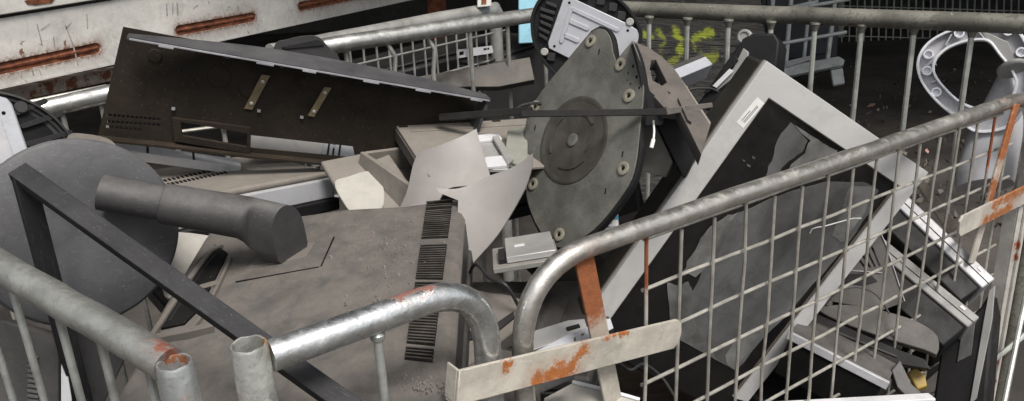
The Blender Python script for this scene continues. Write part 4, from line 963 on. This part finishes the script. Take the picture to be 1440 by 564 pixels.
T = thing('rear_cover', 'smooth grey monitor cover with rounded end, below the slotted cover', 'rear cover', fb2.w(0, 0, -.04))
ob('panel', prism(fb2.poly(smoothpoly([(1150, 434), (1190, 428), (1240, 436), (1290, 452), (1318, 472), (1318, 498), (1300, 492), (1240, 474), (1180, 452)], 3)), -.02, 0), m_dim, fb2, T, bevel=.003)
fb3 = frn(1210, 480, 1.60, nrm(tocam(1210, 480) + .2 * UPV))
T = thing('screen_surround', 'black monitor bezel edge under the smooth grey cover', 'bezel', fb3.w(0, 0, -.03))
ob('bezel', prism(fb3.poly([(1128, 436), (1150, 442), (1265, 492), (1300, 505), (1310, 520), (1260, 512), (1125, 452)]), -.03, 0), m_black, fb3, T, bevel=.002)
ob('bezel_line', prism(fb3.poly([(1130, 446), (1260, 500), (1262, 503), (1130, 450)]), .0002, .003), m_grey_side, fb3, T)
T, o, f = slab('shelf_panel', 'beige panel with a bright silver front edge low behind the gate', 'panel', (1112, 466, 1.56), (1250, 536, 1.48), (1172, 440, 1.72), .006, m_dim, .001)
ob('silver_edge', box(-.002, f.lx + .002, -.010, -.0004, *sorted((f.z * .001, -f.z * .014))), m_silver, f, T, bevel=.001)
ob('front_skirt', box(.004, f.lx - .006, -.006, .02, *sorted((-f.z * .0145, -f.z * .09))), m_black_matt, f, T, bevel=.002)
fb5 = frn(1265, 520, 1.52, nrm(tocam(1265, 520) + .3 * UPV + .3 * CR))
T = thing('grey_wedge', 'small grey wedge-shaped cover beside the yellow piece', 'cover', fb5.w(0, 0, -.02))
ob('cover', prism(fb5.poly([(1254, 520), (1266, 506), (1282, 540), (1296, 552), (1292, 575), (1262, 545)]), -.02, 0), m_stand, fb5, T, bevel=.002)
fb6 = frn(1288, 532, 1.58, nrm(tocam(1288, 532) + .5 * UPV))
T = thing('yellow_piece', 'dirty yellow plastic piece near the bottom of the gate', 'plastic piece', fb6.w(0, 0, -.02))
ob('piece', prism(fb6.poly([(1276, 524), (1286, 516), (1300, 526), (1304, 542), (1290, 548)]), -.02, 0), m_yellow, fb6, T, bevel=.003)
T, o, f = slab('white_edge_panel', 'white panel edge along the bottom behind the gate', 'panel', (1050, 566, 1.45), (1306, 552, 1.50), (1062, 575, 1.43), .02, m_white, .002)
fb7 = frn(1365, 480, 1.66, nrm(tocam(1365, 480) - .4 * CR + .2 * UPV))
T = thing('old_television', 'black television back with a pale vertical edge by the gate end post', 'television', fb7.w(0, -.2, -.04))
ob('housing', prism(fb7.poly([(1330, 440), (1352, 455), (1378, 432), (1392, 410), (1398, 440), (1384, 600), (1320, 640), (1312, 560)]), -.06, 0), m_black, fb7, T, bevel=.006)
ob('pale_edge', prism(fb7.poly([(1392, 408), (1400, 402), (1396, 450), (1374, 560), (1364, 570), (1384, 450)]), .0003, .004), m_silver_d, fb7, T, bevel=.001)
ob('side_panel', prism(fb7.poly([(1352, 472), (1372, 452), (1366, 500), (1346, 510)]), .0003, .003), m_stand, fb7, T, bevel=.001)

# ---- things seen through the left panel
fl1 = frn(45, 520, 1.12, nrm(tocam(45, 520) - .2 * CR))
T = thing('monitor', 'dark monitor side with a ribbed vent, seen through the left rods', 'monitor', fl1.w(0, -.2, -.05))
ob('housing', prism(fl1.poly([(-80, 440), (12, 448), (86, 470), (86, 700), (-80, 700)]), -.05, 0), m_grey_side, fl1, T, bevel=.006)
bm = bmesh.new()
for k in range(16):
    a, b = fl1.hit(41, 500 + k * 7), fl1.hit(53, 502 + k * 7); bm_prism(bm, capsule(*a, *b, .0020, 3), .0, .004)
ob('vent_ribs', mk(bm), m_stand, fl1, T, kind='stuff')
fl2 = frn(92, 530, 1.10, nrm(tocam(92, 530)))
T = thing('white_strip', 'upright white plastic strip seen through the left rods', 'strip', fl2.w(0, -.15, -.02))
ob('strip', prism(fl2.poly([(86, 494), (92, 505), (101, 560), (104, 640), (86, 640)]), -.004, 0), m_white, fl2, T, bevel=.001)
fl3 = frn(150, 520, 1.16, nrm(tocam(150, 520)))
T = thing('plastic_board', 'black plastic panel hanging behind the left rods beside the dusty monitor', 'panel', fl3.w(0, -.15, -.02))
ob('panel', prism(fl3.poly([(100, 440), (175, 470), (176, 505), (140, 580), (130, 640), (106, 640)]), -.004, 0), m_black, fl3, T, bevel=.001)
fz = frn(270, 370, 1.36, nrm(tocam(270, 370) + .5 * UPV))
T = thing('grey_cover', 'pale grey curved cover showing between the stand disc and dusty monitor', 'cover', fz.w(0, 0, -.03))
ob('cover', prism(fz.poly(smoothpoly([(236, 335), (252, 326), (300, 332), (330, 340), (310, 352), (280, 372), (262, 400), (236, 420), (226, 390)], 3)), -.01, 0), m_pale, fz, T, bevel=.002)
fz2 = frn(180, 208, 1.42, nrm(tocam(150, 205) + .5 * UPV))
T = thing('dark_cover', 'dark rounded plastic cover behind the stand disc, below the television cover', 'cover', fz2.w(0, -.02, -.03))
ob('cover', prism(fz2.poly(smoothpoly([(96, 190), (120, 188), (150, 194), (164, 205), (175, 225), (120, 240), (90, 220)], 3)), -.04, 0), m_grey_dusty, fz2, T, bevel=.004)

# ---- the darker layers further down that carry the visible heap
def buried(label, c, sz, rot, m1, m2):
    X = np.array([math.cos(rot[2]), math.sin(rot[2]), rot[0]]); Y = np.array([-math.sin(rot[2]), math.cos(rot[2]), rot[1]])
    f = Fr(c, X, Y); T = thing('monitor', label, 'monitor', f.w(0, 0, -.03)); a, b = sz[0] / 2, sz[1] / 2
    ob('back_shell', box(-a, a, -b, b, 0, .03), m1, f, T, bevel=.008)
    ob('hump', prism([(-a * .6, -b * .5), (a * .6, -b * .5), (a * .6, b * .55), (-a * .6, b * .55)], .0303, .055, .8), m1, f, T, bevel=.004)
    ob('front_bezel', box(-a - .003, a + .003, -b - .003, b + .003, -.024, -.0004), m2, f, T, bevel=.003)
buried('flat black monitor buried under the dusty grey monitor', (-.28, 1.10, .56), (.46, .36), (.06, -.05, .5), m_black, m_grey_side)
buried('dark monitor deep in the heap below the pale sheets', (-.04, 1.42, .46), (.44, .34), (.1, .08, -.3), m_grey_side, m_black)
buried('dark monitor at the back of the heap under the beige lid', (-.05, 1.72, .68), (.46, .34), (-.05, .02, .62), m_grey_side, m_black)
buried('dark monitor deep under the wedged monitor at the left', (-.42, 1.40, .60), (.42, .32), (.0, .1, .7), m_black, m_grey_side)
buried('black monitor lying low behind the rusty latch', (.13, 1.22, .20), (.42, .32), (.12, .0, .55), m_black, m_black)
buried('black monitor lying at the bottom behind the gate mesh', (.62, 1.62, .26), (.48, .36), (-.05, .1, .65), m_black, m_grey_side)
buried('black monitor under the stand column and cracked monitor', (.30, 1.80, .44), (.46, .36), (.1, .05, .4), m_black_matt, m_black)

# ================================================================== BEHIND THE CAGE
# ---- long white-painted steel beam with rust-filled slots
bd = ray(1230, -165); bd[2] = 0
fT = Fr(at(0, 60, 2.30), bd, UPV)
zf = 1 if fT.Z @ (CO - fT.o) > 0 else -1
bmT = thing('steel_beam', 'white-painted steel beam with long rusty slots, top left', 'steel beam', fT.w(0, -fT.o[2] + .0, -zf * .1))
m_paint = mat('chipped_white_paint', (.70, .69, .655), .5, .05, .16, 4, bump=.35, bscale=60, spots=.25, spotcol=(.20, .17, .14), scratch=.0, blotch=.12, dust=.25, dustcol=(.42, .37, .31), dscale=5, side=.5, streak=(.6, 1.6, 1),
    rust=[((*fT.hit(-80, 114), 0), (*fT.hit(136, 68), 0), .024), ((*fT.hit(252, 43), 0), (*fT.hit(356, 24), 0), .025), ((*fT.hit(423, 9), 0), (*fT.hit(560, -19), 0), .026), ((*fT.hit(30, 80), 0), (*fT.hit(31, 72), 0), .006), ((*fT.hit(92, 70), 0), (*fT.hit(92, 60), 0), .004)], rustcol=(.155, .06, .03))
slots = [capsule(*fT.hit(-80, 114), *fT.hit(136, 68), .0175), capsule(*fT.hit(252, 43), *fT.hit(356, 24), .0185), capsule(*fT.hit(423, 9), *fT.hit(560, -19), .0195)]
face = fT.poly([(-220, 63), (0, 27), (400, -38), (700, -88), (700, -28), (570, 0), (0, 122), (-220, 169)])
ob('web', plate(face, slots, *sorted((-zf * .012, 0)), .001), m_paint, fT, bmT)
for k, s in enumerate(slots):
    c = np.mean(np.array(s), 0)
    r_ = ob('rusty_slot', prism([tuple(c + (np.array(p) - c) * 1.02) for p in s], *sorted((-zf * .012, -zf * .005))), m_rust, fT, bmT)
    x0 = min(p[0] for p in s); x1 = max(p[0] for p in s); i0 = min(range(len(s)), key=lambda i: s[i][0]); i1 = max(range(len(s)), key=lambda i: s[i][0])
    a, b = np.array(s[i0]) + [.012, 0], np.array(s[i1]) - [.012, 0]
    bm = bmesh.new(); n = 26; rr = np.random.default_rng(k); bm_tube(bm, [(*(a + (b - a) * i / n), -zf * .006 + rr.normal(0, .0008)) for i in range(n + 1)], .006, 7, True, [.0045 + abs(rr.normal(0, .0018)) for i in range(n + 1)])
    ob('weld_seam', mk(bm), m_rust, fT, r_)
for p, q, r in (((92, 36), (103, 64), .0022), ((52, 34), (59, 62), .0018), ((75, 52), (77, 68), .002), ((93, 40), (100, 32), .0025), ((103, 64), (110, 92), .002), ((234, 6), (235, 22), .0030), ((243, 5), (243, 20), .0022), ((249, 5), (250, 21), .0034), ((122, 20), (123, 40), .0022), ((58, 42), (70, 34), .003), ((272, 12), (278, 8), .002), ((30, 100), (30, 110), .002), ((46, 98), (47, 106), .002), ((55, 97), (58, 106), .0015)):
    a, b = fT.hit(*p), fT.hit(*q); ob('scrape', prism(capsule(*a, *b, r, 3), *sorted((-zf * .001, zf * .0004))), mat('scrape_grey', (.36, .34, .31), .8, 0, .4, 60, bump=0) if p == (92, 36) else bpy.data.materials['scrape_grey'], fT, bmT)
top = fT.poly([(-220, 20), (0, -14), (400, -80), (400, -43), (0, 21), (-220, 57)])
ob('upper_flange', prism(top, *sorted((-zf * .01, zf * .012))), m_paint, fT, bmT, bevel=.003)
fT2 = fT.shift(0, 0, zf * .0125)
ob('rust_patch', prism(fT2.poly([(34, 1), (60, -6), (78, -4), (72, 4), (50, 7), (38, 6)]), *sorted((0, zf * .002))), m_rust, fT2, bmT)
ed = fT.poly([(-220, 168), (0, 121.5), (570, -.5), (700, -28), (700, -25), (570, 2.0), (0, 125.5), (-220, 173)])
ob('lower_fold', prism(ed, *sorted((-zf * .06, zf * .001))), m_paint, fT, bmT)
ob('post', box(-.5, -.42, -fT.o[2], -.10, *sorted((-zf * .02, -zf * .1))), m_rust, fT, bmT)
ob('post', box(2.7, 2.78, -fT.o[2], -.10, *sorted((-zf * .02, -zf * .1))), m_rust, fT, bmT)
fT3 = fT.shift(0, 0, -zf * .07)
m_rp = mat('rusted_paint', (.36, .31, .26), .7, .1, .4, 9, bump=.5, bscale=60, spots=.8, spotcol=(.15, .06, .028))
b2 = thing('steel_beam', 'rust-brown steel beam just below the white-painted beam', 'steel beam', fT3.w(-.2, -fT3.o[2], 0))
ob('web', prism(fT3.poly([(-220, 168), (0, 128), (260, 78), (260, 92), (0, 148), (-220, 195)]), *sorted((-zf * .06, 0))), m_rp, fT3, b2, bevel=.003)
ob('post', box(-.35, -.29, -fT3.o[2], -.20, *sorted((-zf * .01, -zf * .05))), m_rust, fT3, b2)
hb = thing('pale_rod', 'thin white rod running along under the rusty beam', 'rod', at(60, 140, 1.95) * np.array([1, 1, 0]))
ob('rod', tube([at(-80, 168, 1.85), at(150, 121, 2.0)], .0045, 8), m_wire, parent=hb)
ob('stub', tube([at(78, 138, 1.95), at(76, 146, 1.945)], .004, 8), m_wire, parent=hb)
ob('upright', tube([at(-60, 164, 1.86), at(-60, 164, 1.86) * np.array([1, 1, 0])], .0045, 8), m_wire, parent=hb)

# ---- second wire cage right behind
Z2 = CAM_H - .409 * .735
k0, k1 = onz(380, 74, Z2), onz(696, 12, Z2)
cg2 = thing('wire_mesh_cage', 'second wire mesh cage close behind the left rear rail', 'cage', (k0 + k1) / 2 * np.array([1, 1, 0]))
m_rail2 = mat('rust_streaked_rail', (.34, .34, .32), .5, .45, .3, 12, bump=.25, bscale=90, spots=.12, rust=[(tuple(onz(575, 34, Z2 + .012)), tuple(onz(620, 26, Z2 + .012)), .014)], rustcol=(.2, .07, .035))
p2_ = ob('panel', tube(resample(k0, k1, 10, .0008) + [k1 + np.array([.01, .01, -.03])], .021, 14), m_rail2, parent=cg2)
dd = nrm(k1 - k0); Lk = float(np.linalg.norm(k1 - k0))
for i in range(int(Lk / .0475) + 1):
    p = k0 + dd * (.012 + .0475 * i); ob('wire', tube(resample(p + UPV * -.01, p * np.array([1, 1, 0]) + UPV * .55, 3, .001), .0032, 6), m_wire_d, parent=p2_)
for z in (.075, .16, .235, .31):
    ob('wire', tube([k0 - UPV * z - dd * .02, k1 - UPV * z + dd * .05], .0034, 6), m_wire_d, parent=p2_)
for p in (k0, k1): ob('post', tube([p, p * np.array([1, 1, 0])], .02, 12), m_rail2, parent=cg2)
for lab, (u, v, d), (sx, sy, sz), ro, m in (('black plastic case in the second cage', (600, 75, 2.75), (.5, .3, .3), .5, m_black), ('dark grey case in the second cage', (690, 70, 2.8), (.4, .3, .28), .8, m_grey_side)):
    c = at(u, v, d); T = thing('equipment_case', lab, 'case', c * np.array([1, 1, 0])); f = Fr(c, (math.cos(ro), math.sin(ro), .1), (-math.sin(ro), math.cos(ro), 0))
    ob('case', box(-sx / 2, sx / 2, -sy / 2, sy / 2, -sz, 0), m, f, T, bevel=.01)
    ob('case_lid', box(-sx / 2 + .02, sx / 2 - .02, -sy / 2 + .02, sy / 2 - .02, .0004, .012), m, f, T, bevel=.004)
fpl = frn(665, 72, 2.55, tocam(665, 72))
T = thing('slotted_plate', 'pale slotted metal plate glimpsed inside the second cage', 'plate', fpl.w(0, -.05, 0))
ob('plate', plate(fpl.poly([(643, 70), (692, 64), (694, 74), (684, 76), (643, 82)]), [fpl.poly([(646, 73), (652, 72), (652, 77), (646, 78)]), fpl.poly([(680, 68), (688, 67), (688, 70), (680, 71)])], -.004, 0), m_silver, fpl, T)
fgb = frn(680, 105, 2.15, nrm(tocam(680, 105) + .8 * UPV))
T = thing('grey_board', 'dark grey board lying behind the rear rail above the television cover', 'board', fgb.w(0, 0, -.02))
ob('board', prism(fgb.poly([(585, 108), (745, 80), (752, 112), (700, 122), (610, 122)]), -.02, 0), mat('grey_board', (.045, .045, .043), .6, 0, .2, 8, dust=.3, bump=.1), fgb, T, bevel=.002)
fbl = frn(742, 2, 2.6, tocam(742, 0))
T = thing('blue_box', 'pale blue plastic box behind the rear rail beside the white-plated base', 'box', fbl.w(0, -.3, -.1))
ob('box', prism(fbl.poly([(729, -40), (760, -42), (760, 60), (729, 62)]), -.15, 0), m_skyblue, fbl, T, bevel=.004)
ob('lid', prism(fbl.poly([(727, -52), (763, -54), (763, -43), (727, -41)]), -.155, .005), m_skyblue, fbl, T, bevel=.003)
fps = frn(680, 0, 2.5, tocam(680, 0))
ob('hanger', prism(fps.poly([(671, -60), (691, -62), (691, 9), (671, 11)]), -.04, 0), m_paint, fps, bmT, bevel=.003)
ob('rust_stripe', prism(fps.poly([(677, -60), (684, -61), (684, 5), (677, 6)]), .0003, .002), m_rust, fps, bmT)

# ---- film-wrapped black bundle with yellow spray marks
fV = fr3((868, -60, 3.1), (1062, -40, 3.35), (868, 110, 3.02))
zv = 1 if fV.Z @ (CO - fV.o) > 0 else -1
m = bpy.data.materials.new('stretch_film_sprayed'); m.use_nodes = True; nt = m.node_tree; bs = nt.nodes['Principled BSDF']
tc = N_(nt, 'ShaderNodeTexCoord').outputs['Object']
nz = math_(nt, 'MULTIPLY', math_(nt, 'SUBTRACT', noise(nt, tc, 34, 5, .6), .5), .06)
acc = None
for p, q, r, k in (((900, 50), (911, 50), .020, .8), ((928, 46), (931, 64), .014, .6), ((930, 64), (929, 82), .010, .25), ((951, 46), (954, 58), .020, 1), ((954, 56), (955, 74), .017, 1), ((944, 88), (950, 84), .018, .5),
                   ((972, 60), (984, 52), .014, .8), ((984, 51), (1000, 46), .016, 1), ((974, 60), (976, 68), .010, .5), ((984, 60), (984, 76), .010, .2), ((996, 60), (1003, 76), .013, .25), ((994, 82), (1008, 79), .015, .7)):
    a, b = fV.hit(*p), fV.hit(*q)
    d = math_(nt, 'ADD', segdist(nt, tc, (*a, 0), (*b, 0)), nz)
    s = math_(nt, 'MULTIPLY', math_(nt, 'SUBTRACT', 1.0, ramp(nt, d, r * .45, r * 1.5)), k); acc = s if acc is None else math_(nt, 'MAXIMUM', acc, s)
wv = noise(nt, tc, 7, 6, .6, (1.2, 16, 1))
c = mixc(nt, ramp(nt, wv, .35, .75), (.010, .0095, .009), (.05, .047, .043))  # lighter streaks paint horizontal highlights on the black film
c = mixc(nt, math_(nt, 'MULTIPLY', acc, .6), c, (.36, .42, .02))
nt.links.new(c, bs.inputs['Base Color']); bs.inputs['Roughness'].default_value = .38
bp = N_(nt, 'ShaderNodeBump'); bp.inputs['Strength'].default_value = .8; bp.inputs['Distance'].default_value = .02; nt.links.new(wv, bp.inputs['Height']); nt.links.new(bp.outputs[0], bs.inputs['Normal'])
bun = thing('wrapped_bundle', 'black film-wrapped bundle with yellow spray-painted marks behind the end rail', 'bundle', fV.w(.3, 1.4, -zv * .4) * np.array([1, 1, 0]))
bm = bmesh.new(); ny = 40; nx = 10; Hh = 1.45
g_ = {}
rr = np.random.default_rng(3); rows = rr.normal(0, .006, ny + 1)
for i in range(nx + 1):
    for j in range(ny + 1):
        g_[i, j] = bm.verts.new((fV.lx * 1.02 * i / nx, Hh * j / ny, zv * (rows[j] + rr.normal(0, .0015))))
for i in range(nx):
    for j in range(ny): bm.faces.new((g_[i, j], g_[i + 1, j], g_[i + 1, j + 1], g_[i, j + 1]))
me = mk(bm)
ob('film_front', me, m, fV, bun)
ob('bundle_body', box(.003, fV.lx * 1.017, .002, Hh, *sorted((-zv * .02, -zv * .9))), m_black, fV, bun, bevel=.02)

# ---- wire cages further off to the right
def px_tube(T, name, p, q, d0, d1, r, m): return ob(name, tube([at(*p, d0), at(*q, d1)], r, 8), m, parent=T)
m_far = mat('dull_far_wire', (.5, .52, .51), .5, .3, .25, 6, spots=.05, bump=.1)
T = thing('wire_mesh_cage', 'pale wire mesh cage with a square foot, standing on the dark floor at right', 'cage', onz(1178, 117, 0))
for (p, q) in (((1088, -30), (1082, 102)), ((1115, -30), (1104, 100)), ((1142, -30), (1129, 96)), ((1178, -30), (1163, 90))):
    px_tube(T, 'wire', p, q, 5.5, 5.5, .016 if p[0] != 1142 else .013, m_far)
for (p, q) in (((1050, 70), (1190, 45)), ((1060, 22), (1194, -1)), ((1050, 24), (1150, 2))):
    px_tube(T, 'wire', p, q, 5.48, 5.48, .013, m_far)
ff = frn(1130, 100, 5.45, nrm(tocam(1130, 100) + .4 * UPV))
ob('bottom_rail', prism(ff.poly([(1050, 106), (1100, 94), (1180, 79), (1188, 84), (1186, 91), (1104, 108), (1050, 118)]), -.05, 0), m_far, ff, T, bevel=.006)
ob('bottom_rail', prism(ff.poly([(1104, 88), (1142, 79), (1144, 84), (1106, 96)]), .0005, .02), m_silver, ff, T)
ob('foot', prism(ff.poly([(1168, 94), (1186, 91), (1189, 113), (1172, 117)]), -.09, -.052), m_far, ff, T, bevel=.008)
fk = frn(1120, 50, 5.9, tocam(1120, 50))
T2 = thing('dark_cabinet', 'dark blue-black cabinet inside the pale wire cage at right', 'cabinet', onz(1120, 112, 0) + np.array([.0, .5, 0]))
ob('cabinet', prism(fk.poly([(1070, -60), (1180, -60), (1178, 84), (1070, 100)]), -.6, 0), mat('blue_black_paint', (.016, .018, .026), .4, 0, .3, 5, bump=.1), fk, T2, bevel=.01)
ob('cabinet_door', prism(fk.poly([(1078, -50), (1172, -50), (1170, 74), (1078, 88)]), .0005, .02), mat('blue_black_door', (.018, .02, .03), .35, 0, .3, 5, bump=.1), fk, T2, bevel=.006)
m_far2 = mat('far_green_wire', (.30, .32, .28), .55, .2, .25, 6, bump=.1)
T = thing('wire_mesh_cage', 'far dark wire mesh cage along the back of the shed at right', 'cage', onz(1320, 92, 0))
for k in range(30):
    u = 1176 + k * 10.3; px_tube(T, 'wire', (u, -45), (u - 3, 66 + k * .85), 7.2, 7.2, .0075, m_far2)
for v in (-14, 8, 30, 50): px_tube(T, 'wire', (1170, v), (1480, v + 9), 7.2, 7.2, .006, m_far2)
ff = frn(1320, 80, 7.1, tocam(1320, 80))
ob('bottom_rail', prism(ff.poly([(1180, 63), (1480, 78), (1480, 90), (1180, 76)]), -.06, 0), m_far2, ff, T, bevel=.01)
ob('bottom_rail', prism(ff.poly([(1180, 78), (1480, 92), (1480, 96), (1180, 81)]), -.4, -.1), m_far2, ff, T, bevel=.01)
for u in (1180, 1478): ob('post', prism(ff.poly([(u, -45), (u + 8, -45), (u + 6, 98), (u - 2, 98)]), -.07, -.001), m_far2, ff, T)
T2 = thing('stacked_goods', 'indistinct dark goods stacked inside the far wire cage', 'stack', onz(1320, 92, 0) + np.array([0, 1, 0]))
fk = frn(1320, 30, 7.9, tocam(1320, 30))
ob('crate', prism(fk.poly([(1190, -40), (1300, -40), (1300, 66), (1190, 60)]), -.4, 0), mat('dark_green_goods', (.012, .016, .012), .6, 0, .4, 5, bump=.3), fk, T2, bevel=.02)
ob('crate', prism(fk.poly([(1306, -30), (1450, -30), (1450, 76), (1306, 70)]), -.4, 0), mat('black_goods', (.010, .010, .009), .6, 0, .4, 5, bump=.3), fk, T2, bevel=.02)
# rods of the end panel seen past the gate end post
ob('cross_rod', tube([at(1398, 506, 1.74), at(1475, 444, 1.74)], .0055, 8), m_endrod, parent=endp)
ob('rod', tube([at(1446, 400, 1.72), at(1409, 580, 1.66)], .0055, 8), m_endrod, parent=endp)
# litter on the floor
bm = bmesh.new(); rr = np.random.default_rng(5)
def flake(p, s):
    a = rr.uniform(0, 6.28); q = [bm.verts.new((p[0] + s * k * math.cos(a + i * 1.57), p[1] + s * k * math.sin(a + i * 1.57), .004 + rr.uniform(0, .03))) for i, k in enumerate(rr.uniform(.5, 1.2, 4))]
    bm.faces.new(q)
for i in range(420):
    flake(onz(rr.uniform(1130, 1440), rr.uniform(95, 330), 0), rr.uniform(.004, .016))
me = mk(bm)
lt = ob('litter', me, mat('litter_scraps', (.16, .14, .12), .8, 0, .9, 1.3, bump=0)); setlab(lt, 'small pale scraps of litter strewn over the dark floor', 'litter', kind='stuff')
bm = bmesh.new()
for u, v, s in ((1226, 153, .03), (1222, 164, .02), (1197, 153, .015), (1304, 218, .012)): flake(onz(u, v, 0), s)
l2 = ob('litter', mk(bm), mat('pink_scraps', (.5, .28, .24), .7, 0, .5, 2, bump=0)); setlab(l2, 'few brighter pinkish scraps on the floor beyond the end rail', 'litter', kind='stuff')

# ---- loose leads in the heap
for lab, pts, r, m_ in (
    ('black lead curling between the dusty monitor and the optical drive', [(655, 400, 1.30), (668, 372, 1.26), (690, 392, 1.22), (712, 402, 1.2), (730, 432, 1.22)], .0026, m_cable),
    ('black lead drooping under the cracked monitor corner', [(860, 500, 1.45), (885, 520, 1.4), (905, 512, 1.42), (930, 530, 1.4), (950, 560, 1.38)], .0026, m_cable),
    ('grey lead looped over the slotted rear cover', [(1160, 430, 1.6), (1178, 410, 1.58), (1206, 404, 1.57), (1232, 414, 1.57), (1250, 440, 1.57)], .0018, m_stand)):
    T = thing('loose_cable', lab, 'cable', at(*pts[len(pts) // 2]))
    P3 = smoothpoly([tuple(at(*p)) for p in pts], 8, False)
    ob('lead', tube([np.array(p) for p in P3], r, 8), m_, parent=T)
